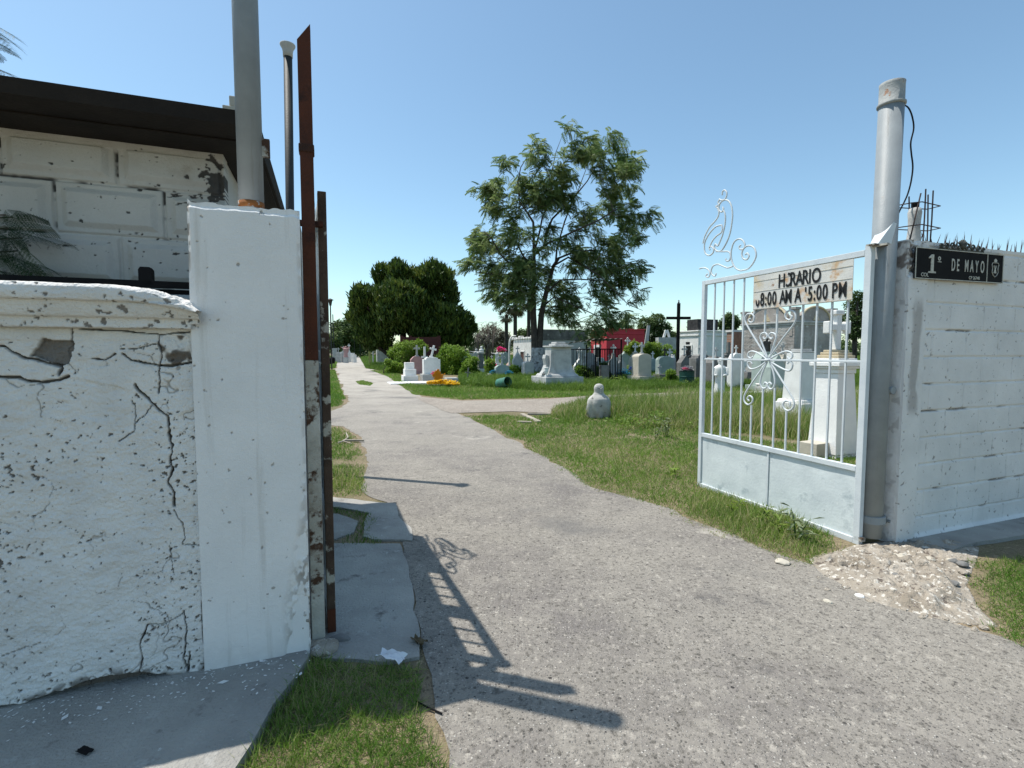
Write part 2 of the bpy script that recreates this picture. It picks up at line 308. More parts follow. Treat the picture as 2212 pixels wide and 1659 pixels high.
# road surface: rolled chippings in a pale binder
def road_mat(name, base, stone, dark, sc=70, patch=(0.17, 0.165, 0.165)):
    m = bpy.data.materials.new(name); m.use_nodes = True; N = m.node_tree; L = N.links; p = N.nodes['Principled BSDF']
    p.inputs['Roughness'].default_value = 0.95; p.inputs['Specular IOR Level'].default_value = 0.15
    tc = N.nodes.new('ShaderNodeTexCoord').outputs['Object']
    v = N.nodes.new('ShaderNodeTexVoronoi'); v.inputs['Scale'].default_value = sc; L.new(tc, v.inputs['Vector'])
    v2 = N.nodes.new('ShaderNodeTexVoronoi'); v2.inputs['Scale'].default_value = sc * 0.42; L.new(tc, v2.inputs['Vector'])
    def nz(s, d=6, r=0.6):
        n = N.nodes.new('ShaderNodeTexNoise'); n.inputs['Scale'].default_value = s; n.inputs['Detail'].default_value = d; n.inputs['Roughness'].default_value = r; L.new(tc, n.inputs['Vector']); return n.outputs['Fac']
    def rg(f, a, b):
        r = N.nodes.new('ShaderNodeMapRange'); r.inputs[1].default_value = a; r.inputs[2].default_value = b; L.new(f, r.inputs[0]); return r.outputs[0]
    def mx(f, x, y):
        q = N.nodes.new('ShaderNodeMix'); q.data_type = 'RGBA'; L.new(f, q.inputs[0])
        for k, val in ((6, x), (7, y)):
            if isinstance(val, tuple): q.inputs[k].default_value = (*val, 1)
            else: L.new(val, q.inputs[k])
        return q.outputs[2]
    sep = N.nodes.new('ShaderNodeSeparateColor'); L.new(v.outputs['Color'], sep.inputs[0])
    sep2 = N.nodes.new('ShaderNodeSeparateColor'); L.new(v2.outputs['Color'], sep2.inputs[0])
    stones = mx(sep.outputs[0], dark, stone)
    base_c = mx(rg(nz(0.55, 5, 0.62), 0.42, 0.62), base, patch)
    base_c = mx(rg(nz(3.0, 6, 0.7), 0.45, 0.75), base_c, tuple(x * 1.18 for x in base))
    inst = rg(v.outputs['Distance'], 0.36, 0.26)
    mask = N.nodes.new('ShaderNodeMath'); mask.operation = 'MULTIPLY'; L.new(inst, mask.inputs[0]); L.new(rg(nz(18, 3), 0.42, 0.55), mask.inputs[1])
    c = mx(mask.outputs[0], base_c, stones)
    big = N.nodes.new('ShaderNodeMath'); big.operation = 'MULTIPLY'; L.new(rg(v2.outputs['Distance'], 0.28, 0.2), big.inputs[0]); L.new(rg(sep2.outputs[1], 0.72, 0.76), big.inputs[1])
    c = mx(big.outputs[0], c, mx(sep2.outputs[0], tuple(x * 0.8 for x in dark), base))
    c = mx(rg(nz(160, 2), 0.58, 0.72), c, tuple(min(1, x * 1.5) for x in base))
    c = mx(rg(nz(38, 5, .75), .54, .64), c, tuple(x * .45 for x in base)); c = mx(rg(nz(29, 5, .75), .57, .67), c, tuple(min(.6, x * 1.6) for x in base)); c = mx(rg(nz(11, 8, .8), .56, .66), c, tuple(x * .50 for x in base)); c = mx(rg(nz(7.3, 8, .8), .58, .68), c, tuple(min(.6, x * 1.45) for x in base)); c = mx(rg(nz(1.7, 8, .75), .60, .70), c, tuple(x * 1.3 for x in base))
    if name.startswith('rolled'):
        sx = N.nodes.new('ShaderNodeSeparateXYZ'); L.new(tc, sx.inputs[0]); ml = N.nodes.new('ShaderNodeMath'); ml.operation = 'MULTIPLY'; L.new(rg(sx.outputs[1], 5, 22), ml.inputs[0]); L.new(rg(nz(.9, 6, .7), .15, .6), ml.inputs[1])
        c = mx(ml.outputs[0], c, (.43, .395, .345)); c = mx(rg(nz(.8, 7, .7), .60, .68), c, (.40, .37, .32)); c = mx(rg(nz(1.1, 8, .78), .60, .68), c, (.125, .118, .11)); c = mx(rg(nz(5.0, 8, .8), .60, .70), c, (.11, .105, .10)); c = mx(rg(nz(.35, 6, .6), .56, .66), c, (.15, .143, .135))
    L.new(c, p.inputs['Base Color'])
    ad = N.nodes.new('ShaderNodeMath'); ad.operation = 'ADD'; L.new(inst, ad.inputs[0]); L.new(nz(110, 3), ad.inputs[1])
    bp = N.nodes.new('ShaderNodeBump'); bp.inputs['Strength'].default_value = 0.75; bp.inputs['Distance'].default_value = 0.006
    L.new(ad.outputs[0], bp.inputs['Height']); L.new(bp.outputs[0], p.inputs['Normal'])
    return m
ROAD = road_mat('rolled_chipping_road', (0.245, 0.225, 0.195), (0.50, 0.47, 0.42), (0.04, 0.038, 0.038), patch=(.165, .15, .14))
TRACK = road_mat('gravel_track', (0.30, 0.265, 0.225), (0.42, 0.38, 0.33), (0.16, 0.14, 0.13), 45, (0.26, 0.225, 0.19))
DIRT = road_mat('dry_earth', (0.23, 0.18, 0.12), (0.27, 0.22, 0.16), (0.10, 0.085, 0.06), 60, (0.085, 0.10, 0.035))

# ------------------------------------------------------------------ ground, road, tracks
def edge(px, step=0.25, amp=0.05, z=0.0, ground=False):
    P = [q if ground else G(*q) for q in px]; out = []
    n = len(P)
    for i in range(n):
        p, q = P[i], P[(i + 1) % n]; L = (q - p).length; far = max(1.0, min(p.y, q.y) / 6)
        k = max(1, min(60, int(L / (step * far))))
        for j in range(k):
            w = p.lerp(q, j / k); am = amp * far
            nx = (vn(w.x * 2.1 / far, w.y * 2.1 / far, 3) - 0.5) * 2 + (vn(w.x * 7 / far, w.y * 7 / far, 5) - 0.5)
            ny = (vn(w.x * 2.1 / far, w.y * 2.1 / far, 8) - 0.5) * 2 + (vn(w.x * 7 / far, w.y * 7 / far, 9) - 0.5)
            out.append((w.x + nx * am, w.y + ny * am))
    return out
def sheet(name, poly, z, m, thick=0.0):
    bm = bmesh.new(); vs = [bm.verts.new((x, y, z)) for x, y in poly]
    es = [bm.edges.new((vs[i], vs[(i + 1) % len(vs)])) for i in range(len(vs))]
    bmesh.ops.triangle_fill(bm, edges=es, use_beauty=True)
    if thick:
        r = bmesh.ops.extrude_face_region(bm, geom=bm.faces[:])
        for v in [g for g in r['geom'] if isinstance(g, bmesh.types.BMVert)]: v.co.z -= thick
    bmesh.ops.recalc_face_normals(bm, faces=bm.faces)
    me = bpy.data.meshes.new(name); bm.to_mesh(me); bm.free()
    if not thick:
        for p in me.polygons:
            if p.normal.z < 0: p.flip()
    me.materials.append(m); o = bpy.data.objects.new(name, me); COL.objects.link(o); return o
g = MB(); g.add([(-900, -60, 0), (900, -60, 0), (900, 1500, 0), (-900, 1500, 0)], [(0, 1, 2, 3)])
tag(g.obj('ground', DIRT), kind='structure')
road_px = [(2600, 1620), (2300, 1445), (2130, 1368), (1990, 1330), (1860, 1290), (1755, 1222), (1660, 1192), (1520, 1130), (1450, 1100), (1350, 1072), (1262, 1046), (1215, 1008), (1130, 965), (1060, 925), (1010, 900), (975, 887),
           (962, 880), (925, 862), (893, 850), (858, 826), (838, 812), (805, 797), (793, 789), (800, 781), (782, 774.5), (776, 769),
           (757, 769), (752, 774), (728, 782), (724, 796), (730, 812), (738, 838), (750, 866), (735, 880), (700, 893), (700, 918), (735, 922), (770, 940), (782, 968), (792, 1000), (788, 1040), (797, 1072), (830, 1082), (905, 1300), (905, 1440), (912, 1560), (960, 1640), (1010, 1760), (1040, 2100), (2600, 2100)]
rp = edge(road_px, 0.08, 0.055)
tag(sheet('road', rp, 0.006, ROAD), kind='structure')
tr_px = [(893, 856), (1000, 866), (1190, 862), (1300, 853), (1500, 848), (1700, 845), (1900, 843), (2300, 840), (2300, 856), (1900, 856), (1700, 859), (1500, 866), (1290, 872), (1200, 893), (1100, 889), (1040, 891), (975, 893), (940, 880)]
tag(sheet('side_path', edge(tr_px, 0.3, 0.05), 0.012, TRACK), kind='structure')

# pavement slab in front of the left wall, pieces of apron behind the gate
slab = MB(); P = [G(*q) for q in ((-500, 1560), (-500, 2300), (430, 2300), (500, 1700), (548, 1625), (590, 1545), (640, 1480), (668, 1436))]
P = [(p.x, p.y) for p in P]; P = P[:-1] + [(P[-1][0], P[-1][1]), tuple(WL(-.05, .12)[:2]), tuple(WL(-3, .12)[:2])]
tag(sheet('pavement', P, 0.045, CONC, 0.1), kind='structure')
for nm, px in (('concrete_apron', [(700, 1180), (860, 1180), (880, 1215), (898, 1300), (905, 1380), (900, 1432), (820, 1440), (700, 1420), (655, 1380), (660, 1180)]),
               ('concrete_apron', [(660, 1075), (735, 1078), (850, 1090), (880, 1140), (888, 1172), (800, 1172), (775, 1165), (790, 1130), (800, 1110), (740, 1098), (660, 1095)]),
               ('concrete_apron', [(660, 1112), (735, 1112), (778, 1128), (760, 1155), (720, 1170), (660, 1172)])):
    tag(sheet(nm, edge(px, 0.05, 0.03), 0.010 + 0.0007 * len(px), CONC, 0.03), kind='structure')
sw = [(1950, 1172), (2230, 1108), (2600, 1025), (2600, 1120), (2230, 1160), (2110, 1180), (2060, 1195)]
tag(sheet('pavement', edge(sw, 0.1, 0.01), 0.03, CONC, 0.06), kind='structure')

# crumbled concrete at the foot of the right-hand post
def lump_sheet(name, px, hfun, m, step=0.02):
    Pp = edge(px, 0.1, 0.02); xs = [p[0] for p in Pp]; ys = [p[1] for p in Pp]
    gx = np.arange(min(xs) - .05, max(xs) + .05, step); gy = np.arange(min(ys) - .05, max(ys) + .05, step)
    X, Y = np.meshgrid(gx, gy); ins = inpoly(X, Y, Pp)
    d = dpoly(X, Y, Pp + [Pp[0]]); Z = np.where(ins, 0.004 + hfun(X, Y) * sst(0, 0.16, d), -0.03)
    V = np.stack([X, Y, Z], -1).reshape(-1, 3); idx = np.arange(X.size).reshape(X.shape)
    Q = np.stack([idx[:-1, :-1], idx[:-1, 1:], idx[1:, 1:], idx[1:, :-1]], -1).reshape(-1, 4)
    keep = ins.ravel()[Q].any(1)
    return arrays(name, V, Q[keep], m, smooth=True)
rub = [(1735, 1205), (1800, 1192), (1845, 1178), (1960, 1160), (2060, 1166), (2120, 1185), (2105, 1225), (2085, 1265), (2105, 1310), (2150, 1352), (2020, 1340), (1900, 1310), (1820, 1270), (1760, 1236)]
def rubh(X, Y):
    b = 0.0 + 0.045 * fbm(X * 3, Y * 3, 3, 2); crk = np.abs(fbm(X * 2.2, Y * 3.2, 4, 31) - 0.5)
    rid = np.abs(fbm(X * 9, Y * 9, 4, 5) - .5) * 2; return b * .2 + .026 * rid + .014 * sst(.5, .62, fbm(X * 24, Y * 24, 2, 15)) + .012 * fbm(X * 60, Y * 60, 2, 25) - 0.05 * (1 - sst(0, 0.02, crk)) + 0.03 * sst(.5, .55, fbm(X * 2.5, Y * 2.5, 2, 77))
tag(lump_sheet('broken_concrete', rub, rubh, RUBBLE, 0.010), kind='structure')

# ------------------------------------------------------------------ loose stones (instances of one rock template, one mesh each)
def rock(seed, r):
    rr = random.Random(seed); bm = bmesh.new(); bmesh.ops.create_icosphere(bm, subdivisions=2, radius=1)
    k = [rr.uniform(0.6, 1.2) for _ in range(3)]
    for v in bm.verts:
        n = 1 + 0.25 * (float(vn(v.co.x * 1.7 + seed, v.co.y * 1.7 + v.co.z, seed)) - 0.5) * 2
        v.co = Vector((v.co.x * k[0] * n, v.co.y * k[1] * n, v.co.z * k[2] * 0.55 * n)) * r
    me = bpy.data.meshes.new('stone'); bm.to_mesh(me); bm.free(); me.materials.append(RUBBLE); return me
def stone(u, v, r, label, group=None, m=None, z=0.0):
    me = rock(int(u + v), r)
    if m: me.materials[0] = m
    o = bpy.data.objects.new('stone', me); COL.objects.link(o); o.location = G(u, v) + Vector((0, 0, r * 0.3 + z)); o.rotation_euler = (0, 0, u)
    tag(o, label, 'stone', group)
stone(1857, 1290, .024, 'flat white chip of stone lying alone on the road below the broken concrete', m=WHITE)
stone(1788, 1302, .022, 'pale stone chip on the road just left of the lone white chip', m=CREAM)
stone(1935, 1258, .035, 'round grey stone on the crumbled concrete near the post', m=GREYST, z=.03)
stone(1690, 1218, .045, 'curved whitish concrete flake lying at the grass edge under the gate', m=CREAM)
stone(1980, 1232, .04, 'brown stone half sunk in the middle of the broken concrete', z=.03)
for i in range(70):
    q = random.uniform(0, 1); u = 1740 + 390 * q; v = 1225 + 95 * q + random.uniform(-20, 50)
    stone(u, v, random.uniform(.007, .024), 'small crumb of concrete on the road beside the broken pavement corner', 'concrete crumbs along the broken pavement corner')
for i in range(34):
    u = random.uniform(1790, 2090); v = random.uniform(1205, 1300)
    if not inpoly(np.array([u]), np.array([v + 12.]), rub)[0]: continue
    stone(u, v, random.uniform(.018, .045), 'rough broken chunk lying in the crumbled concrete beside the gate post', 'broken chunks in the crumbled concrete', m=random.choice((RUBBLE, CREAM, RUBBLE, GREYST)), z=.012)
stone(700, 1408, .07, 'brown lump of mortar at the right foot of the white pillar', m=RUBBLE)
stone(675, 1396, .06, 'crumbling mortar lump wedged between white pillar and rusty post', m=RUBBLE)
stone(735, 1386, .05, 'square dark brick end lying on the apron beside the rusty post', m=GREYST)
# crumpled paper
def litter(name, u, v, w, label, cat, m, z=0.0, h=0.4):
    n = 12; X, Y = np.meshgrid(np.linspace(-1, 1, n), np.linspace(-1, 1, n)); Z = fbm(X * 2 + u, Y * 2 + v, 3, 4) * h
    V = np.stack([X * (1 + .3 * vn(Y * 3, X, 2)), Y * .6, Z], -1).reshape(-1, 3) * w; idx = np.arange(n * n).reshape(n, n)
    Q = np.stack([idx[:-1, :-1], idx[:-1, 1:], idx[1:, 1:], idx[1:, :-1]], -1).reshape(-1, 4)
    o = arrays(name, V, Q, m); o.location = G(u, v) + Vector((0, 0, z)); o.rotation_euler = (0, 0, u * .1); tag(o, label, cat)
litter('crumpled_paper', 845, 1440, .055, 'crumpled white paper scrap lying on the grass in front of the apron', 'litter', mat('paper', (.75, .76, .78), bump=0), .03, .9)
litter('dry_leaf', 905, 1395, .035, 'tuft of dry brown leaves on the shaded apron', 'leaf litter', mat('dry_leaf', (.12, .09, .05), bump=0), .01, 1.2)
litter('flat_rag', 185, 1652, .024, 'small black scrap on the grey pavement at the lower left', 'litter', BLACK, .05, .3)

n = 420; fs = RNG.uniform(-2.0, .0, n); ft_ = -np.abs(RNG.normal(0, .10, n)) - .005; an = RNG.uniform(0, 6.28, n); sz = RNG.uniform(.002, .009, n) * (1 + 1.5 * (RNG.uniform(0, 1, n) > .93)); Vf = []
for i in range(n):
    c = WL(fs[i], ft_[i], .0465 + .0004 * (i % 5)); Vf += [(c.x + math.cos(an[i] + q * 1.57) * sz[i] * (1, .6, 1.1, .5)[q], c.y + math.sin(an[i] + q * 1.57) * sz[i] * (1, .6, 1.1, .5)[q], c.z) for q in range(4)]
tag(arrays('paint_flakes', Vf, np.arange(4 * n).reshape(n, 4), PILLAR), 'fallen flakes of white paint on the pavement along the foot of the cracked wall', 'paint flakes', kind='stuff')
# ------------------------------------------------------------------ left boundary wall: plaster relief with cracks
def c2(pts): return [PW(x / 3.3605, 603.5 + y / 3.3605) for x, y in pts]
def c3(pts): return [PW(x / 2.953, 1097.2 + y / 2.953) for x, y in pts]
S0, S1 = -2.1, -0.436
crk = [(c2([(-300, 430), (0, 490), (60, 530), (130, 555), (230, 580), (330, 612), (430, 640), (395, 700)]), .011), (c2([(-300, 690), (0, 712), (120, 708), (200, 735), (280, 750), (400, 740), (480, 710)]), .012),
       (c2([(503, 360), (503, 440), (522, 520)]), .004), (c2([(560, 358), (800, 368), (1000, 380), (1150, 392), (1370, 375)]), .006), (c2([(880, 540), (930, 590), (1060, 620), (1140, 632), (1250, 625), (1370, 600)]), .009),
       (c2([(1150, 392), (1155, 600), (1140, 640), (1145, 830)]), .006), (c2([(680, 570), (740, 590), (790, 570), (820, 540)]), .006), (c2([(860, 500), (1000, 490), (1130, 470)]), .003),
       (c2([(980, 760), (1010, 800)]) + c2([(1060, 860), (1110, 920), (1200, 990), (1222, 1100), (1242, 1200), (1230, 1320), (1250, 1390), (1212, 1480), (1258, 1550), (1255, 1650)]), .008),
       (c3([(1095, 20), (1150, 95), (1165, 210), (1152, 240), (1270, 245)]), .004), (c2([(1095, 920), (1000, 1022), (972, 1060), (970, 1115), (840, 1190)]), .003), (c2([(960, 880), (970, 1040)]), .003),
       (c3([(1165, 680), (1185, 775), (1180, 880), (1160, 960), (1192, 1070)]), .007), (c3([(1165, 690), (1040, 752), (932, 765), (900, 845), (880, 900), (905, 985), (880, 1080)]), .0045), (c3([(1285, 300), (1290, 640), (1300, 900), (1310, 1060)]), .005),
       (c3([(0, 960), (150, 890), (260, 860)]), .0025), (c3([(1060, 250), (1100, 440), (1280, 400)]), .002), (c3([(1205, 930), (1190, 1060)]), .006)]
patch = c2([(190, 545), (290, 430), (420, 445), (505, 450), (522, 540), (500, 605), (430, 640), (330, 600)])
patch2 = c2([(1155, 400), (1370, 400), (1378, 595), (1250, 622), (1150, 600)]); smooth_p = c2([(480, 715), (600, 660), (900, 615), (1080, 640), (1130, 700), (1100, 830), (700, 760)])
basel = c3([(-900, 1420), (0, 1290), (180, 1255), (400, 1190), (560, 1130), (700, 1095), (900, 1080), (1100, 1105), (1310, 1065)])
def wallfn(S, Z):
    wx = S + 0.02 * (fbm(S * 14, Z * 14, 3, 1) - .5) + 0.008 * (fbm(S * 60, Z * 60, 2, 6) - .5); wz = Z + 0.02 * (fbm(S * 14, Z * 14, 3, 9) - .5)
    D = 0.02 * (fbm(S * 3, Z * 3, 3, 3) - .5) + 0.015 * (fbm(S * 22, Z * 30, 4, 12) - .5) + 0.005 * fbm(S * 80, Z * 110, 2, 21)
    sm = inpoly(wx, wz, smooth_p) | (Z > 1.5); D = np.where(sm, 0.012 * (fbm(S * 6, Z * 6, 3, 3) - .5) + .006, D)
    wr = np.zeros_like(S)
    for pts, w in crk:
        d = dpoly(wx, wz, pts); w = w * .46 * (0.35 + 1.1 * fbm(S * 22, Z * 22, 2, 44)); g_ = 1 - sst(w * .6, w * 1.5, d); D = D - 0.030 * g_; wr = np.maximum(wr, g_)
    g_ = inpoly(wx, wz, patch).astype(float); D = D - .03 * g_ + g_ * .012 * fbm(S * 50, Z * 50, 3, 2); wr = np.maximum(wr, g_ * .9)
    g_ = inpoly(wx, wz, patch2); D = D - g_ * .02 + g_ * .045 * fbm(S * 18, Z * 18, 3, 7); wr = np.maximum(wr, g_ * sst(.55, .68, fbm(S * 22, Z * 22, 3, 50)))
    hl = np.abs(fbm(wx * 4.5, wz * 4.5, 4, 301) - .5); g_ = (1 - sst(.002, .007, hl)) * sst(.5, .62, fbm(S * 3, Z * 3, 2, 401)) * (~sm); D -= .006 * g_; wr = np.maximum(wr, g_ * .55)
    # pock marks and flakes, denser in bands
    dens = fbm(S * 2.2, Z * 3.1, 3, 61); f = fbm(S * 62, Z * 80, 3, 71)
    g_ = sst(.0, .025, f - (0.742 - .22 * (dens - .5) * 2)) * (~sm); D = D - .010 * g_; wr = np.maximum(wr, g_ * .9)
    zb = np.interp(S, [p[0] for p in basel], [p[1] for p in basel]); g_ = 1 - sst(-.005, .012, wz - zb); D = D - .05 * g_; wr = np.maximum(wr, g_)
    e = sst(.035, .005, wz - zb - .02 * fbm(S * 9, Z * 9, 2, 3)) * sst(.45, .6, fbm(S * 30, Z * 30, 2, 90)); wr = np.maximum(wr, e * .8)
    return D, wr
bw = thing('boundary_wall', 'cracked whitewashed wall with moulded cornice left of the gate pillar', 'wall', WL(0, 0), A)
hf('plaster_wall', PLASTER, bw, S0, S1 - .002, -.1, 1.60, 700, 430, wallfn, y=0.02, depth=.28)
# cornice: moulded profile swept along the wall, its end broken away
def cornice():
    prof = [(0.0, 1.548), (.028, 1.55), (.03, 1.588), (.05, 1.592), (.062, 1.62), (.07, 1.655), (.072, 1.668), (.095, 1.672), (.10, 1.70), (.098, 1.735), (.085, 1.752), (.0, 1.765), (-.26, 1.77)]
    prof = [(y, z if z < 1.6 else 1.6 + (z - 1.6) * .74) for y, z in prof]
    L = np.concatenate([[0], np.cumsum([math.dist(prof[i], prof[i + 1]) for i in range(12)])]); t = np.concatenate([np.linspace(0, L[-2], 70), [L[-1]]])
    py = np.interp(t, L, [q[0] for q in prof]); pz = np.interp(t, L, [q[1] for q in prof]); n = 620; ss = np.linspace(S0, -.395, n)
    S, T = np.meshgrid(ss, t, indexing='ij'); Yp = np.broadcast_to(py, S.shape).copy(); Zp = np.broadcast_to(pz, S.shape).copy(); e = np.clip((S + .72) / .325, 0, 1)
    Zp = np.where(Zp > 1.6, Zp - e ** 2.4 * .095 * (Zp - 1.6) / .12, Zp); f = fbm(S * 22, T * 22, 4, 5) - .5; Yp += f * .010 - np.where(Zp > 1.645, .02 * e, 0)
    f2 = fbm(S * 40, T * 40, 3, 8); g = sst(.70, .73, f2 + .10 * (fbm(S * 4, T * 9, 2, 33) - .5)); Yp -= .006 * g; Zp += f * .006 + .05 * e * (fbm(S * 30, T * 30, 3, 12) - .5) * (Zp > 1.645)
    Sx = np.where((S > -.43) & (Zp < 1.57), -.43, S)
    V = np.stack([Sx, -Yp, Zp], -1).reshape(-1, 3); idx = np.arange(S.size).reshape(S.shape); Q = np.stack([idx[:-1, :-1], idx[1:, :-1], idx[1:, 1:], idx[:-1, 1:]], -1).reshape(-1, 4)
    arrays('cornice', V, Q, PLASTER, bw, wear=g * .85, smooth=True)
cornice()

# white gate pillar, worn at the arris and along the top
def pilfn(S, Z):
    D = 0.006 * (fbm(S * 3, Z * 3, 3, 3) - .5) + 0.0018 * fbm(S * 60, Z * 60, 3, 12); wr = np.zeros_like(S)
    e = -S  # distance to right arris
    low = sst(.95, .1, Z); w = .014 + .075 * low; n_ = fbm(S * 18, Z * 9, 4, 31)
    g_ = 1 - sst(w * .5, w * 1.5, e + .05 * low * (n_ - .35)); D = D - .035 * g_ * fbm(S * 30, Z * 20, 2, 4) * (0.3 + low); wr = np.maximum(wr, g_ * sst(.42, .6, fbm(S * 45, Z * 30, 3, 91)) * (.25 + .75 * low))
    wr = np.maximum(wr, .30 * sst(.22, .0, Z - .06 * fbm(S * 8, Z * 8, 3, 3)) * fbm(S * 14, Z * 14, 3, 77)); t = 1 - sst(.0, .012, 2.075 - Z - .02 * fbm(S * 20, Z * 20, 2, 7)); D = D - .012 * t
    lf = (1 - sst(.0, .015, S + .436)) * sst(1.7, 1.9, Z); D -= .02 * lf * n_; wr = np.maximum(wr, lf * sst(.45, .55, fbm(S * 50, Z * 50, 2, 3)))
    f = fbm(S * 38, Z * 38, 3, 17); g_ = sst(.83, .85, f); wr = np.maximum(wr, g_ * .7); D -= g_ * .004
    for (u, v, r) in ((612, 688, .011), (496, 1128, .006), (590, 1270, .01), (505, 1300, .004), (578, 1283, .006)):
        s_, z_ = PW(u, v); d = np.hypot(S - s_ + .006 * (f - .5), (Z - z_) * 1.4); g_ = 1 - sst(r * .6, r, d + .01 * (n_ - .5)); wr = np.maximum(wr, g_ * .8)
    return D, wr
gp = thing('gate_pillar', 'square whitewashed gate pillar with chipped top and worn right edge', 'pillar', WL(0, 0), A)
hf('shaft', PILLAR, gp, -.436, 0, -.05, 2.08, 220, 600, pilfn, depth=.02, top=lambda S: 2.072 + .02 * fbm(S * 22, S * 0 + 3, 3, 5) + .012 * np.clip((-.42 - S) / .016, 0, 1))
m_ = MB(); m_.box(-.434, -.004, .012, .42, -.05, 2.066); m_.obj('core', PILLAR, gp, bevel=.01)

# tall grey pipe standing on the pillar
pt = PW(543, 440, .18); pole_s = pt[0]
tp = thing('tall_pipe', 'tall grey steel pipe with an orange rust ring rising from the white pillar', 'pipe', WL(pole_s, .18, 2.06), A)
m_ = MB(); m_.tube([(0, 0, 0), (0, 0, 1.0), (-.004, 0, 1.86)], .054, 28); m_.obj('shaft', STEEL, tp, smooth=True)
m_ = MB(); m_.tube([(0, 0, .055), (0, 0, .085)], .0548, 28); m_.obj('rust_ring', mat('orange_rust', (.32, .12, .03), (.2, .07, .02), 20, spots=[((.4, .4, .38), .55, 30, .05)]), tp, smooth=True)
m_ = MB(); m_.box(.05, .085, -.012, .012, .30, .38); m_.tube([(.07, -.02, .33), (.07, .02, .33)], .01, 8); m_.obj('hinge_lug', RUSTW, tp)
m_ = MB(); m_.box(-.10, .31, -.03, .02, .0, .02); m_.obj('base_plate', RUST, tp)

# pipe with bell mouth behind the guard house
hp = thing('pipe_with_bell_mouth', 'thin dark vent pipe with a pale bell shaped mouth on top', 'pipe', (-2.60, 6.00, 0))
ztop = PY(628, 97, 6.0).z; zc = PY(628, 122, 6.0).z
m_ = MB(); m_.tube([(-.02, 0, 0), (-.02, 0, 2.6), (.012, 0, zc)], .047, 16); m_.obj('pipe', mat('dark_grey_pipe', (.035, .038, .036), (.02, .02, .02), 3, .6, .1, spots=[((.03, .028, .025), .6, 4, .1)]), hp, smooth=True)
m_ = MB(); m_.lathe([(.052, zc - .01), (.055, zc + .05), (.062, zc + .08), (.083, ztop - .012), (.085, ztop), (.078, ztop), (.055, zc + .06), (.01, zc + .05)], 20, c=(.012, 0, 0)); m_.obj('bell_mouth', MARB, hp, smooth=True)

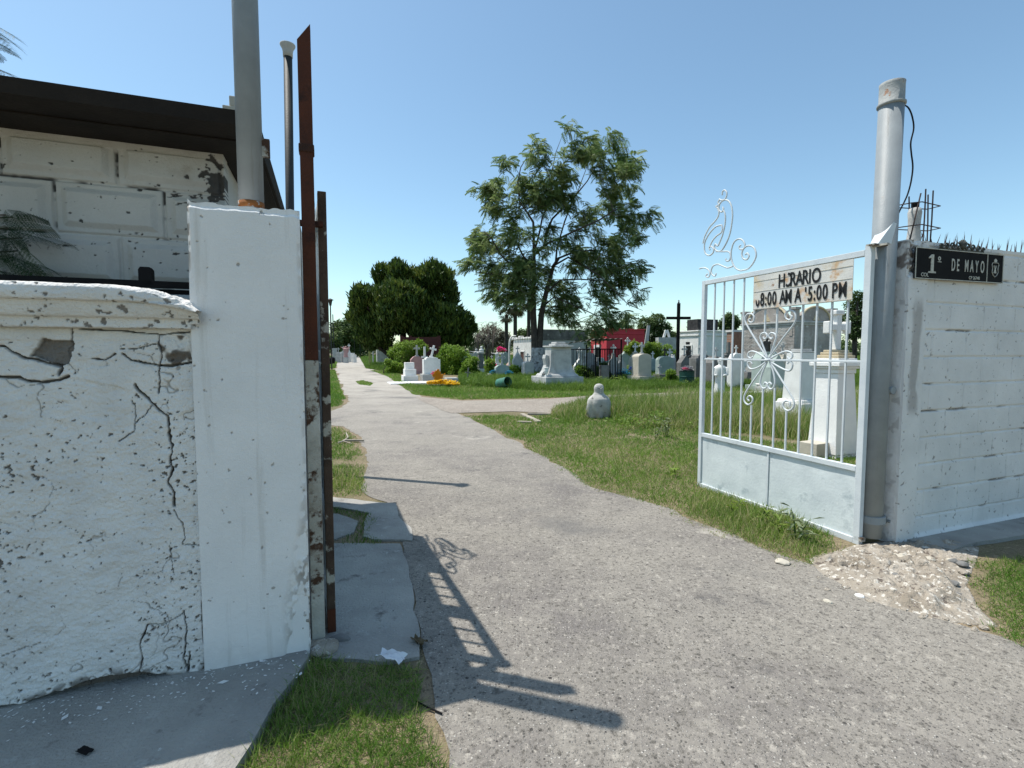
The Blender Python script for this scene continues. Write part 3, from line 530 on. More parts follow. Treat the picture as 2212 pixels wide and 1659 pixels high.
# ------------------------------------------------------------------ gate leaves (x runs from free end to hinge, seen from -y)
GH, GF = WL(3.853, .085), WL(3.869, 1.86)
gdir = (GH - GF).normalized(); GL = (GH - GF).length; grz = math.atan2(gdir.y, gdir.x)
def LP(u, v): return PW(u, v, 0, GF, gdir)
def build_leaf(root, post_mat, full=True):
    ztop = LP(1700, 573)[1]; zmid = LP(1660, 777.7)[1]; zpan = LP(1690, 977)[1]; zb = LP(1680, 1112)[1]
    fw = .045
    def bar(nm, x0, x1, z0, z1, y0=-.02, y1=.02, m=GATEP, bev=.003): return MB().box(x0, x1, y0, y1, z0, z1).obj(nm, m, root, bevel=bev)
    bar('stile', 0, fw, zb, ztop); s = bar('stile', GL - fw - .005, GL, zb - .01, ztop + .03, m=post_mat)
    bar('top_rail', fw + .001, GL - fw - .006, ztop - fw, ztop); bar('middle_rail', fw + .001, GL - fw - .006, zmid - .009, zmid + .009, -.009, .009)
    bar('panel_rail', fw + .001, GL - fw - .006, zpan - .02, zpan + .022, -.021, .021); bar('bottom_rail', fw + .001, GL - fw - .006, zb, zb + .045)
    n = 200
    def pf(S, Z):
        D = .004 * (fbm(S * 5, Z * 5, 3, 3) - .5) + .006 * (fbm(S * 2, Z * 2, 2, 9) - .5); return D, np.zeros_like(S)
    hf('sheet_panel', PANELP, root, fw + .002, GL - fw - .007, zb + .046, zpan - .021, 90, 40, pf, y=-.004, depth=.006)
    xs_ = LP(1659, 1040)[0]
    bar('panel_strip', xs_ - .010, xs_ + .010, zb + .046, zpan - .022, -.012, -.0085, bev=.001)
    cxr, czr = LP(1659.2, 777.7)
    def c(pts): return [LP(1371.5 + x / 5.04, 630.9 + y / 5.04) for x, y in pts]
    scr = [[(1450, 735), (1290, 480), (1210, 340), (1200, 285), (1225, 242), (1270, 238), (1298, 270), (1290, 320), (1258, 330), (1240, 305), (1258, 288)],
           [(1450, 735), (1600, 520), (1730, 350), (1752, 270), (1730, 212), (1680, 203), (1640, 238), (1648, 288), (1690, 303), (1712, 270), (1690, 250)],
           [(1450, 740), (1570, 672), (1650, 645), (1703, 662), (1714, 705), (1685, 730), (1660, 708)], [(1450, 740), (1570, 815), (1665, 856), (1705, 835), (1714, 785), (1685, 755), (1660, 780)],
           [(1450, 740), (1340, 665), (1280, 645), (1240, 660), (1232, 700), (1262, 722), (1285, 700)], [(1450, 740), (1350, 815), (1270, 838), (1235, 812), (1230, 768), (1262, 758), (1280, 785)],
           [(1445, 720), (1385, 560), (1365, 490), (1388, 450), (1428, 450), (1442, 488), (1412, 512), (1400, 488)], [(1465, 720), (1515, 570), (1538, 490), (1515, 450), (1476, 450), (1462, 486), (1490, 512), (1502, 488)],
           [(1440, 760), (1385, 890), (1366, 990), (1390, 1045), (1430, 1042), (1442, 1003), (1418, 985), (1405, 1008)], [(1470, 760), (1510, 880), (1525, 990), (1500, 1050), (1465, 1052), (1448, 1010), (1470, 985), (1488, 1008)],
           [(1440, 760), (1310, 940), (1205, 1100), (1190, 1180), (1228, 1225), (1275, 1202), (1280, 1155), (1250, 1130), (1225, 1158), (1245, 1185)],
           [(1475, 760), (1600, 960), (1715, 1150), (1730, 1240), (1680, 1290), (1630, 1272), (1613, 1220), (1645, 1183), (1688, 1200), (1685, 1245)]]
    m_ = MB()
    for q in scr: m_.tube([(p.x, 0.0, p.y) for p in cr(c(q), 6)], .0085, 7)
    m_.lathe([(.028, -.012), (.034, 0), (.028, .012)], 12, c=(cxr, 0, czr)); m_.obj('scroll_rosette', GATEP, root, smooth=True)
    gap = (GL - 2 * fw) / 13
    tops = {5: LP(1371.5 + 1275 / 5.04, 630.9 + 238 / 5.04)[1], 6: LP(1648, 721)[1], 7: LP(1673, 721)[1], 8: LP(1371.5 + 1680 / 5.04, 630.9 + 200 / 5.04)[1]}
    bots = {5: LP(1371.5 + 1240 / 5.04, 630.9 + 1228 / 5.04)[1], 6: LP(1643, 838)[1], 7: LP(1668, 838)[1], 8: LP(1371.5 + 1645 / 5.04, 630.9 + 1290 / 5.04)[1]}
    for i in range(1, 13):
        x = fw + gap * i; w = .0065
        if i in tops:
            if tops[i] < ztop - fw - .02: MB().box(x - w, x + w, -w, w, tops[i], ztop - fw - .001).obj('bar', GATEP, root)
            MB().box(x - w, x + w, -w, w, zpan + .023, bots[i]).obj('bar', GATEP, root)
        else:
            MB().box(x - w, x + w, -w, w, zpan + .023, zmid - .01).obj('bar', GATEP, root); MB().box(x - w, x + w, -w, w, zmid + .01, ztop - fw - .001).obj('bar', GATEP, root)
    def b(pts): return [LP(1481.2 + x / 5.04, 384 + y / 5.04) for x, y in pts]
    sw_ = [[(398, 188), (402, 150), (425, 135), (446, 160), (445, 200), (425, 235), (388, 242), (366, 233)], [(425, 238), (470, 255), (498, 310), (510, 400), (500, 510), (478, 620), (440, 715), (400, 780), (372, 804)],
           [(425, 240), (385, 265), (362, 310), (368, 355), (392, 372), (412, 345), (404, 320)], [(374, 232), (352, 270), (368, 292), (330, 312), (352, 332), (348, 352)],
           [(352, 340), (362, 380), (350, 430), (318, 475), (260, 540), (212, 630), (192, 700), (190, 715)], [(405, 340), (430, 400), (430, 490), (408, 600), (380, 680), (350, 742), (325, 722), (313, 755), (330, 790), (355, 802)],
           [(395, 515), (330, 532), (260, 605), (213, 690), (203, 760), (215, 822), (255, 846), (295, 820), (305, 780), (280, 748), (256, 760), (264, 786)], [(392, 515), (400, 560), (385, 598), (335, 635), (290, 690), (262, 752)],
           [(330, 802), (400, 803), (470, 806), (488, 850), (476, 898), (446, 906), (436, 880)], [(600, 1012), (545, 985), (505, 910), (495, 810), (522, 710), (572, 667), (620, 680), (645, 730), (630, 772), (597, 780), (582, 755), (600, 732)],
           [(600, 1012), (680, 990), (740, 920), (768, 840), (745, 765), (692, 739), (640, 762), (612, 820), (625, 878), (665, 890), (690, 855), (672, 822), (650, 838)],
           [(510, 965), (455, 980), (400, 960), (350, 942), (300, 960), (278, 1008), (290, 1055), (320, 1070), (333, 1040)], [(150, 990), (200, 980), (248, 1002), (265, 1048), (246, 1084), (220, 1068), (240, 1046)]]
    m_ = MB(); zr = ztop + .0
    for q in sw_: m_.tube([(p.x, 0.0, max(p.y, ztop - .004)) for p in cr(b(q), 6)], .0078, 7)
    m_.obj('bird_scroll', GATEP, root, smooth=True)
right = thing('gate_leaf', 'pale blue iron gate leaf with scroll rosette and bird ornament, standing open at right', 'gate', GF, grz)
build_leaf(right, GATEP)
# dent and hinge lugs on the hinge stile
m_ = MB(); m_.box(GL - .05, GL + .10, -.012, .012, 2.215, 2.228); m_.obj('hinge_lug', RUSTW, right)
m_ = MB(); m_.box(GL - .04, GL + .02, -.02, .02, .03, .06); m_.obj('foot_plate', RUSTW, right)

# opening hours sign
sg = thing('opening_hours_sign', 'rust stained white sign with black HORARIO opening hours fixed to the gate bars', 'sign', GF + Vector((-gdir.y * -1 * -0.03, 0, 0)) * 0, grz)
sn = Vector((gdir.y, -gdir.x, 0))   # outward towards the viewer
sg.location = GF + sn * .024
x0, zt0 = LP(1633, 595); x1, zt1 = LP(1849, 563); zb0 = LP(1634, 669)[1]; zb1 = LP(1846, 649)[1]
zt = (zt0 + zt1) / 2; zb_ = (zb0 + zb1) / 2
def sf(S, Z): return .003 * (fbm(S * 4, Z * 4, 3, 13) - .5), np.zeros_like(S)
hf('plate', SIGNP, sg, x0, x1, zb_, zt, 60, 30, sf, depth=.004)
for zz in (zt - .05, zt - (zt - zb_) * .47, zb_ + .006): MB().box(x0 + .004, x1 - .004, -.0030, -.0010, zz - .0012, zz + .0012).obj('seam', CREAM, sg)
hh = zt - zb_
def word(s, u0, u1, zf, size, cuts={}):
    """letters spread from pixel u0 to u1"""
    xa = LP(u0, 620)[0]; xb = LP(u1, 620)[0]; wid = []
    for ch in s:
        wid.append({'I': .30, ' ': .30, ':': .30, 'M': .86, '1': .5}.get(ch, .62))
    k = (xb - xa) / sum(wid); x = xa
    for i, ch in enumerate(s):
        if ch != ' ':
            o = text('letter', ch, size, LETTER, sg, x, zb_ + hh * zf, -.0042, .0006, .0030 * size / .16, sx=k / size * 1.08, cut=cuts.get(i))
        x += wid[i] * k
word('HORARIO', 1685.5, 1772, .56, .165, {1: [((.028, 0, .05), (-1, 0, .2))]})
word('08:00 AM A 15:00 PM', 1638, 1836, .10, .165, {0: [((0, 0, .055), (0, 0, 1))], 11: [((0, 0, .075), (0, 0, -1)), ((.05, 0, 0), (1, 0, 0))]})

# left leaf: same build, folded back along the left pillar; its near stile is all rust and flakes
left = thing('gate_leaf', 'rusty iron gate leaf seen edge on against the left pillar, folded back open', 'gate', (0, 0, 0), grz)
LH = WL(.095, .19); LROT = R(3.2); gd2 = Matrix.Rotation(LROT, 3, 'Z') @ gdir; left.rotation_euler = (0, 0, grz + LROT); left.location = LH - gd2 * GL
for ch in list(right.children):
    if ch.name.startswith(('foot_plate', 'hinge_lug')): continue
    c = ch.copy(); COL.objects.link(c); c.parent = left
    if ch.name.startswith('stile') and ch.data.vertices[0].co.x > GL / 2:
        c.data = ch.data.copy(); c.data.materials[0] = mat('near_black_rusted_paint', (.10, .065, .045), (.045, .03, .022), 6, .85, .4, 60, spots=[((.42, .40, .34), .56, 8, .05)])
m_ = MB(); m_.add([(GL + .01, -.02, .0), (GL + .01, .02, .0), (GL + .01, .02, .14), (GL + .01, -.02, .14), (GL - .06, -.02, .08), (GL - .06, .02, .08)], [(0, 1, 2, 3), (0, 3, 4), (1, 5, 2), (3, 2, 5, 4), (0, 4, 5, 1)]); m_.obj('hinge_wedge', RUST, left)
zp_ = LP(1690, 977)[1] + .024; zt3 = LP(1700, 573)[1] - .047
MB().box(.047, GL - .052, .010, .013, zp_, 1.78).obj('added_shadow_sheet', PANELP, left); MB().box(.047, GL * .42, .010, .013, 1.781, zt3).obj('added_shadow_sheet', PANELP, left); MB().box(GL * .68, GL * .76, .010, .013, 1.781, zt3).obj('added_shadow_strip', PANELP, left)  # added sheets, shaped only to give the leaf's road shadow its solid areas
rpst = thing('hinge_post', 'tall square hinge post, bare brown rust above and flaking white paint below, beside the pillar', 'post', WL(.033, .135), A)
zj = PY(684, 778, 2.45).z; zt_ = PY(669, 90, 2.45).z
MB().box(-.03, .03, -.03, .03, 0.02, zj).obj('painted_tube', RUSTW, rpst, bevel=.003)
m_ = MB(); m_.add([(-.029, -.029, zj + .001), (.029, -.029, zj + .001), (.029, .029, zj + .001), (-.029, .029, zj + .001), (-.029, -.029, zt_ - .03), (.029, -.029, zt_ + .05), (.029, .029, zt_ + .05), (-.029, .029, zt_ - .03)], [(3, 2, 1, 0), (4, 5, 6, 7), (0, 1, 5, 4), (1, 2, 6, 5), (2, 3, 7, 6), (3, 0, 4, 7)]); m_.obj('rusty_tube', RUST, rpst, bevel=.002)
m_ = MB(); m_.box(-.034, .034, -.034, .034, 2.38, 2.42); m_.obj('weld_collar', mat('black_rust', (.03, .014, .01), (.05, .02, .012), 20, bump=.6), rpst, bevel=.006)

# ------------------------------------------------------------------ right hinge post
zpt = PW(1926, 180, .10)[1]
rp_ = thing('gate_post', 'thick leaning grey steel pipe post holding the open gate at right', 'post', WL(3.98, .10), A)
lean = .045
m_ = MB(); m_.tube([(-lean * .2, 0, .05), (0, 0, 1.5), (lean * .3, 0, zpt - .16)], .079, 32); m_.obj('shaft', STEEL, rp_, smooth=True)
m_ = MB(); m_.lathe([(.080, zpt - .165), (.089, zpt - .16), (.089, zpt - .145), (.079, zpt - .14), (.078, zpt - .02), (.080, zpt), (.07, zpt + .004), (.05, zpt - .02)], 32, c=(lean * .3, 0, 0)); m_.obj('cap_ring', mat('chipped_white_rust', (.34, .35, .34), (.26, .27, .265), 9, .7, .3, spots=[((.25, .12, .06), .57, 14, .05)]), rp_, smooth=True)
m_ = MB(); m_.lathe([(.084, .16), (.092, .162), (.092, .215), (.084, .218)], 32); m_.box(.085, .13, -.05, -.02, .15, .20); m_.tube([(.10, -.075, .17), (.10, .0, .17)], .012, 8); m_.obj('clamp', STEEL, rp_)
m_ = MB(); m_.lathe([(.02, -.02), (.03, -.01), (.03, 0.02)], 12, c=(0, 0, 0)); m_.M = Matrix(); o = m_.obj('knob', STEEL, rp_); o.rotation_euler = (R(90), 0, 0); o.location = (.045, -.07, 1.17)
# bracket: slanting plate and flat lug between post and leaf
m_ = MB(); m_.add([(-.13, -.045, 2.235), (-.04, -.08, 2.235), (.0, -.085, 2.38), (-.02, -.075, 2.39), (-.12, .02, 2.24), (-.02, .02, 2.39)], [(0, 1, 2, 3), (0, 3, 5, 4)]); m_.obj('bracket', GATEP, rp_); MB().box(-.19, .0, -.06, .0, 2.222, 2.232).obj('flat_lug', RUSTW, rp_)
# drooping cable
ca = thing('cable', 'thin black cable drooping beside the grey gate post', 'cable', (0, 0, 0))
cpx = [(340, 185), (375, 205), (400, 260), (411, 340), (392, 430), (395, 500), (405, 590), (395, 680), (375, 760), (350, 820), (310, 900), (283, 985)]
pts = []
for x, y in cpx:
    s_, z_ = PW(1837.8 + x / 3.023, 164.6 + y / 3.023, .12); pts.append(WL(s_, .12, z_))
MB().tube(cr(pts, 5), .0055, 6).obj('wire', BLACK, ca, smooth=True)
m_ = MB(); q = cr([Vector(pts[0]) + Vector(v) for v in ((0, 0, 0), (.01, 0, .03), (-.01, .0, .035), (-.02, 0, -.01), (-.015, 0, -.04))], 4); m_.tube(q, .006, 6); m_.obj('loop', BLACK, ca, smooth=True)

# ------------------------------------------------------------------ right block wall
def rwfn(S, Z):
    D = .004 * (fbm(S * 4, Z * 4, 3, 3) - .5) + .003 * fbm(S * 70, Z * 70, 3, 12); wr = np.zeros_like(S)
    wz = Z + .006 * (fbm(S * 12, Z * 12, 3, 5) - .5); wx = S + .006 * (fbm(S * 12, Z * 12, 3, 55) - .5)
    hgt = .205; row = np.floor((wz + .02) / hgt); fz = (wz + .02) / hgt - row; dz = np.minimum(fz, 1 - fz) * hgt
    xo = wx + (row % 2) * .21; fx = xo / .42 - np.floor(xo / .42); dx = np.minimum(fx, 1 - fx) * .42
    blk = (S > 4.30)
    j = np.maximum((1 - sst(.002, .012, dz)), (1 - sst(.002, .009, dx)) * .7) * blk
    D = D - .010 * j; D = np.where(blk, D, D + .016)
    cr_ = j * sst(.58, .70, fbm(S * 5, Z * 22, 3, 40)); D -= .012 * cr_; wr = np.maximum(wr, cr_ * .9)
    f = fbm(S * 40, Z * 40, 3, 77); g_ = sst(.78, .80, f); wr = np.maximum(wr, g_ * .8); D -= .004 * g_
    # bare patch below the plaque and chewed concrete at the head
    b1 = (1 - sst(.03, .075, np.abs(S - 4.20 + .03 * (fbm(S * 8, Z * 5, 2, 3) - .5)))) * sst(.95, 1.05, Z) * sst(1.9, 1.75, Z) * sst(.42, .56, fbm(S * 16, Z * 4, 3, 9))
    wr = np.maximum(wr, .55 * b1)
    h1 = sst(1.99, 2.04, Z + .06 * (fbm(S * 14, Z * 14, 3, 8) - .5)) * sst(4.26, 4.2, S); D -= .03 * h1 * fbm(S * 26, Z * 26, 3, 6) * 1.6; wr = np.maximum(wr, h1 * sst(.38, .6, fbm(S * 20, Z * 20, 3, 66)))
    ft = sst(.06, .03, Z) ; D = D + .02 * ft * blk
    return D, wr
rw = thing('block_wall', 'whitewashed concrete block wall right of the grey gate post, with a plain end pier', 'wall', WL(0, 0), A)
hf('block_face', BLOCKW, rw, 4.085, 8.0, -.1, 2.28, 760, 430, rwfn, y=.0, depth=.2, top=lambda S: 2.265 + .012 * fbm(S * 9, S * 0, 3, 5) + np.clip(S - 4.6, 0, 4) * .004)
def endfn(S, Z):
    D = .004 * fbm(S * 60, Z * 60, 3, 12) + .012 * fbm(S * 9, Z * 9, 3, 4); h1 = sst(1.99, 2.04, Z + .06 * fbm(S * 14, Z * 14, 3, 8)); return D, h1 * sst(.4, .6, fbm(S * 20, Z * 20, 3, 66)) + .35 * sst(.6, .7, fbm(S * 12, Z * 12, 3, 6))
e_ = hf('pier_side', BLOCKW, rw, -.19, .0, -.1, 2.262, 40, 300, endfn, y=0, depth=.02); e_.rotation_euler = (0, 0, R(-90)); e_.location = (4.09, .0, 0)
m_ = MB(); m_.box(4.1, 8.0, .02, .19, -.1, 2.255); m_.obj('core', BLOCKW, rw)
# spikes set in the coping
sp0 = PW(2012, 520)[0]
SPM = mat('purple_brown_iron', (.055, .035, .04), (.09, .05, .045), 30, .6, 0)
k = 0; s_ = 4.36
while s_ < 7.6:
    m_ = MB()
    for q in range(random.choice((2, 3, 3))):
        dx = random.uniform(-.055, .055); hgt = random.uniform(.07, .14); w = .007; xx = random.uniform(-.02, .02); dy = random.uniform(-.03, .03)
        m_.add([(xx - w, 0, -.01), (xx + w, .0, -.01), (xx + w * .5, .01, -.01), (xx + dx, dy, hgt)], [(0, 1, 3), (1, 2, 3), (2, 0, 3), (0, 2, 1)])
    m_.obj('spike_cluster', SPM, rw, loc=(s_, .08, 2.272 + (s_ - 4.6) * .004)); s_ += random.uniform(.045, .10)
# starter bars with a concrete stub
rb = thing('rebar_cage', 'rusty starter bars tied with square loops sticking up from the wall pier', 'reinforcement', WL(4.19, .1, 2.25), A)
def RB(x, y): s_, z_ = PW(1837.8 + x / 3.023, 164.6 + y / 3.023, .1); return (s_ - 4.19, z_ - 2.25)
REB = mat('rebar', (.035, .025, .025), (.06, .035, .03), 30, .7, 0)
for (xb, yb, xt, yt_, y) in ((320, 1060, 400, 780, -.06), (360, 1055, 348, 810, .06), (405, 1055, 422, 755, -.07), (462, 1055, 480, 762, -.06), (450, 1050, 446, 768, .07), (520, 1050, 524, 768, .02)):
    p, q = RB(xb, yb), RB(xt, yt_); MB().tube([(p[0], y, -.03), ((p[0] + q[0]) / 2 + .004, y, q[1] / 2), (q[0], y, q[1])], .005, 6).obj('bar', REB, rb)
for yy in ((860, 835), (992, 992)):
    p, q = RB(340, yy[0]), RB(528, yy[1]); z1 = (p[1] + q[1]) / 2
    MB().tube([(p[0], -.06, z1 - .01), (p[0] + .1, -.07, z1 + .005), (q[0], -.06, z1), (q[0] + .005, .03, z1), (p[0] + .08, .08, z1), (p[0], .06, z1), (p[0], -.06, z1 - .01)], .004, 6).obj('tie', REB, rb)
cs = thing('concrete_stub', 'grey concrete cylinder stub with a dark cap standing inside the starter bars', 'concrete stub', WL(4.19 + RB(418, 900)[0], .1, 2.25), A)
m_ = MB(); m_.lathe([(.042, -.02), (.045, .06), (.038, .14), (.04, .20), (.045, .26), (.036, .29), (.02, .295)], 20); m_.obj('cylinder', MARB, cs, smooth=True)
m_ = MB(); m_.lathe([(.024, .29), (.026, .33), (.01, .335)], 12); m_.obj('cap', BLACK, cs)
# street plaque
pq0, pq1 = PW(1985, 532, -.05), PW(2174.6, 550, -.05); pb0, pb1 = PW(1981.7, 599.6, -.05), PW(2172.6, 612.8, -.05)
pw = pq1[0] - pq0[0]; ph = ((pq0[1] - pb0[1]) + (pq1[1] - pb1[1])) / 2
plq = thing('street_plaque', 'black street name plaque with raised 1 DE MAYO lettering and scrolled crest', 'sign', WL(pq0[0], -.032, pq0[1] - ph / 2), A)
plq.rotation_euler = (0, math.atan2(pq0[1] - pq1[1], pw), A)
MB().box(0, pw, 0, .012, -ph / 2, ph / 2).obj('plate', BLACK, plq, bevel=.005)
m_ = MB(); e = .006
for (xa, xb, za, zb2) in ((0, pw, ph / 2 - e, ph / 2), (0, pw, -ph / 2, -ph / 2 + e), (0, e, -ph / 2 + e, ph / 2 - e), (pw - e, pw, -ph / 2 + e, ph / 2 - e), (pw * .80, pw * .80 + e, -ph / 2 + e, ph / 2 - e)): m_.box(xa, xb, -.004, .0, za, zb2)
m_.obj('border', WHITEL, plq)
k = pw
MB().prism([(k * x, ph * z) for x, z in ((.135, -.30), (.215, -.30), (.215, -.25), (.19, -.24), (.19, .30), (.165, .30), (.135, .20), (.14, .165), (.162, .20), (.162, -.24), (.135, -.25))], -.004, 0).obj('number', WHITEL, plq); text('ordinal', 'o', ph * .26, WHITEL, plq, k * .235, ph * .13, -.002, .001, .002); MB().box(k * .237, k * .273, -.003, 0, ph * .07, ph * .095).obj('dash', WHITEL, plq)
for i, (ch, xf) in enumerate(zip('DEMAYO', (.385, .445, .535, .60, .66, .72))): text('letter', ch, ph * .56, WHITEL, plq, k * xf, -ph * .17, -.002, .001, .002, .48)
text('lettering', 'COL', ph * .17, WHITEL, plq, k * .06, -ph * .42, -.002, .001, .0005, 1.1); text('lettering', 'CP 26740', ph * .15, WHITEL, plq, k * .59, -ph * .42, -.002, .001, .0005, 1.0)
m_ = MB(); cx_ = k * .90; q = [(-.034, .045), (-.045, .03), (-.035, .0), (-.04, -.03), (-.02, -.055), (0, -.065), (.02, -.055), (.04, -.03), (.035, 0), (.045, .03), (.034, .045), (-.034, .045)]
m_.tube([(cx_ + x, -.002, z) for x, z in q], .0025, 5); m_.obj('shield', WHITEL, plq)
MB().prism([(cx_ - .024, .024), (cx_ - .005, -.002), (cx_ - .018, -.036), (cx_ + .018, -.036), (cx_ + .005, -.002), (cx_ + .024, .024), (cx_ + .012, .006), (cx_ - .012, .006)], -.003, 0).obj('emblem', WHITEL, plq)
MB().prism([(cx_ - .016, .05), (cx_ - .02, .066), (cx_, .078), (cx_ + .02, .066), (cx_ + .016, .05)], -.003, 0).obj('crown_emblem', WHITEL, plq)
CRM = mat('dark_green_crest', (.035, .04, .036), (.07, .075, .066), 40, .6, .5, 80)
m_ = MB(); sp = []
for sx_ in (-1, 1):
    for (c0, r) in ((.05, .035), (.12, .03), (.19, .026), (.25, .02)):
        pts_ = [(k * .50 + sx_ * (c0 + r * (1 - t / 9) * math.cos(t * .9)), -.004, ph / 2 + .012 + r * .5 + r * (1 - t / 9) * math.sin(t * .9)) for t in range(9)]
        m_.tube(cr(pts_, 3), .0065, 6)
for aa in (-50, -25, 0, 25, 50): m_.tube([(k * .5, -.004, ph / 2 + .01), (k * .5 + .04 * math.sin(R(aa)), -.006, ph / 2 + .05), (k * .5 + .055 * math.sin(R(aa)), -.004, ph / 2 + .045 + .04 * math.cos(R(aa)))], [.006, .011, .004], 7)
m_.box(k * .5 - .27, k * .5 + .27, -.004, .004, ph / 2, ph / 2 + .012); m_.obj('crest', CRM, plq, smooth=True)
# ------------------------------------------------------------------ guard house behind the left wall
T = .85
gh = thing('guard_house', 'small whitewashed guard house with raised stone blocks and a dark brown flat roof', 'building', WL(0, 0), A)
jA, jB = PW(3.3, 360, T)[0], PW(253, 350, T)[0]; bwid = jB - jA; jC = PW(120.7, 450, T)[0]
def facfn(S, Z):
    wx = S + .004 * (fbm(S * 9, Z * 9, 3, 5) - .5); wz = Z + .004 * (fbm(S * 9, Z * 9, 3, 55) - .5)
    row = np.floor((wz - 2.075) / .269); fz = (wz - 2.075) / .269 - row; dz = np.minimum(fz, 1 - fz) * .269
    off = np.where(row % 2 == 0, jC, jB); fx = (wx - off) / bwid - np.floor((wx - off) / bwid); dx = np.minimum(fx, 1 - fx) * bwid
    d = np.minimum(dx, dz); D = .012 * sst(.004, .012, d) + .022 * np.clip((d - .032) / .028, 0, 1) + .003 * fbm(S * 30, Z * 30, 3, 3)
    D = np.where(Z > 2.53, .022 + .008 * fbm(S * 12, Z * 20, 3, 8), D)
    j = 1 - sst(.003, .009, d + .006 * (fbm(S * 30, Z * 30, 2, 2) - .5)); wr = j * sst(.52, .66, fbm(S * 6, Z * 16, 3, 40))
    c = np.hypot((S + .47) * 1.0, (Z - 2.42) * .55); pp = sst(.60, .64, fbm(S * 34, Z * 34, 3, 71) + .32 * (1 - sst(.02, .16, c)) - .20); wr = np.maximum(wr, pp)
    c2_ = np.exp(-((Z - 2.33) / .02) ** 2) + np.exp(-((Z - 2.06) / .015) ** 2) + .8 * np.exp(-((S + .58) / .03) ** 2) * (Z < 2.32); pp = sst(.64, .69, fbm(S * 20, Z * 45, 3, 171) + .22 * c2_ * sst(-1.2, -.5, S) - .17); wr = np.maximum(wr, pp)
    D = D - .006 * wr; return D, wr
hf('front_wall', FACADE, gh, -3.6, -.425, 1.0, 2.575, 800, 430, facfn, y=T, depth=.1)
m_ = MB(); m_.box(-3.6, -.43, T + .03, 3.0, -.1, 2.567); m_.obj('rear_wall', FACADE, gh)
# roof: fascia, stepped soffit
m_ = MB(); m_.add([(-3.9, .40, 2.575), (-.217, .40, 2.575), (-.217, 3.05, 2.60), (-3.9, 3.05, 2.60), (-3.9, .385, 2.64), (-.20, .385, 2.64), (-.20, 3.07, 2.64), (-3.9, 3.07, 2.64)], [(3, 2, 1, 0), (4, 5, 6, 7), (0, 1, 5, 4), (1, 2, 6, 5), (2, 3, 7, 6), (3, 0, 4, 7)])
m_.box(-3.85, -.235, .60, 2.95, 2.568, 2.574); rf = m_.obj('roof', DARKROOF, gh)
s_, z_ = PW(505, 222, .9); m_ = MB(); m_.box(-.06, .06, 0, .1, 0, z_ - 2.64 - .02); m_.box(-.025, .06, 0.005, .09, z_ - 2.66, z_ - 2.60); c = m_.obj('roof_cap', CREAM, gh, bevel=.005); c.location = (s_ + .0, .9, 2.642)
s_, z_ = PW(200, 601, .34); m_ = MB(); m_.box(-3.3, -.40, .0, .03, -.03, .0); m_.box(-3.3, -.42, .03, .06, -.055, -.035)
ir = m_.obj('iron_rail', BLACK, None); ir.location = WL(0, .34, z_); ir.rotation_euler = (0, 0, A); tag(ir, 'long black iron rail running behind the cornice of the cracked wall', 'rail')
s_, z_ = PW(317, 609, .36); m_ = MB(); m_.prism([(-.028, -.02), (.028, -.02), (.028, .055), (.018, .068), (-.02, .068), (-.028, .055)], -.02, .02); ir = m_.obj('iron_latch', BLACK, None, bevel=.004); ir.location = WL(s_, .36, z_); ir.rotation_euler = (0, 0, A); tag(ir, 'small black iron latch box standing on the black rail', 'latch')

# ------------------------------------------------------------------ instancing helpers
def rotm(yaw, pitch, roll):
    cy, sy, cp, sp, cr_, sr = np.cos(yaw), np.sin(yaw), np.cos(pitch), np.sin(pitch), np.cos(roll), np.sin(roll)
    Rz = np.zeros((len(yaw), 3, 3)); Rz[:, 0, 0] = cy; Rz[:, 0, 1] = -sy; Rz[:, 1, 0] = sy; Rz[:, 1, 1] = cy; Rz[:, 2, 2] = 1
    Ry = np.zeros_like(Rz); Ry[:, 0, 0] = cp; Ry[:, 0, 2] = sp; Ry[:, 1, 1] = 1; Ry[:, 2, 0] = -sp; Ry[:, 2, 2] = cp
    Rx = np.zeros_like(Rz); Rx[:, 0, 0] = 1; Rx[:, 1, 1] = cr_; Rx[:, 1, 2] = -sr; Rx[:, 2, 1] = sr; Rx[:, 2, 2] = cr_
    return Rz @ Ry @ Rx
def inst(name, m, tv, tf, pos, rot, scale, tint, parent=None, tv_t=None):
    tv = np.asarray(tv, float); tf = np.asarray(tf); n = len(pos); k = len(tv)
    scale = np.asarray(scale, float)
    if scale.ndim == 1: scale = np.repeat(scale[:, None], 3, 1)
    P = np.einsum('nij,nkj->nki', rot, tv[None] * scale[:, None]) + np.asarray(pos)[:, None]
    Fc = (tf[None] + (np.arange(n) * k)[:, None, None]).reshape(-1, tf.shape[1])
    t = np.repeat(tint[:, None], k, 1) + (0 if tv_t is None else np.asarray(tv_t)[None])
    return arrays(name, P.reshape(-1, 3), Fc, m, parent, tint=np.clip(t, 0, 1).ravel())
U = RNG.uniform; NR = RNG.normal
BLADE = ([(-.5, 0, 0), (.5, 0, 0), (-.38, .22, .5), (.38, .22, .5), (0, 1, 1)], [(0, 1, 2), (1, 3, 2), (2, 3, 4)])
LEAFQ = ([(0, 0, 0), (.5, -.28, .06), (1, 0, 0), (.5, .28, .06)], [(0, 1, 2, 3)])
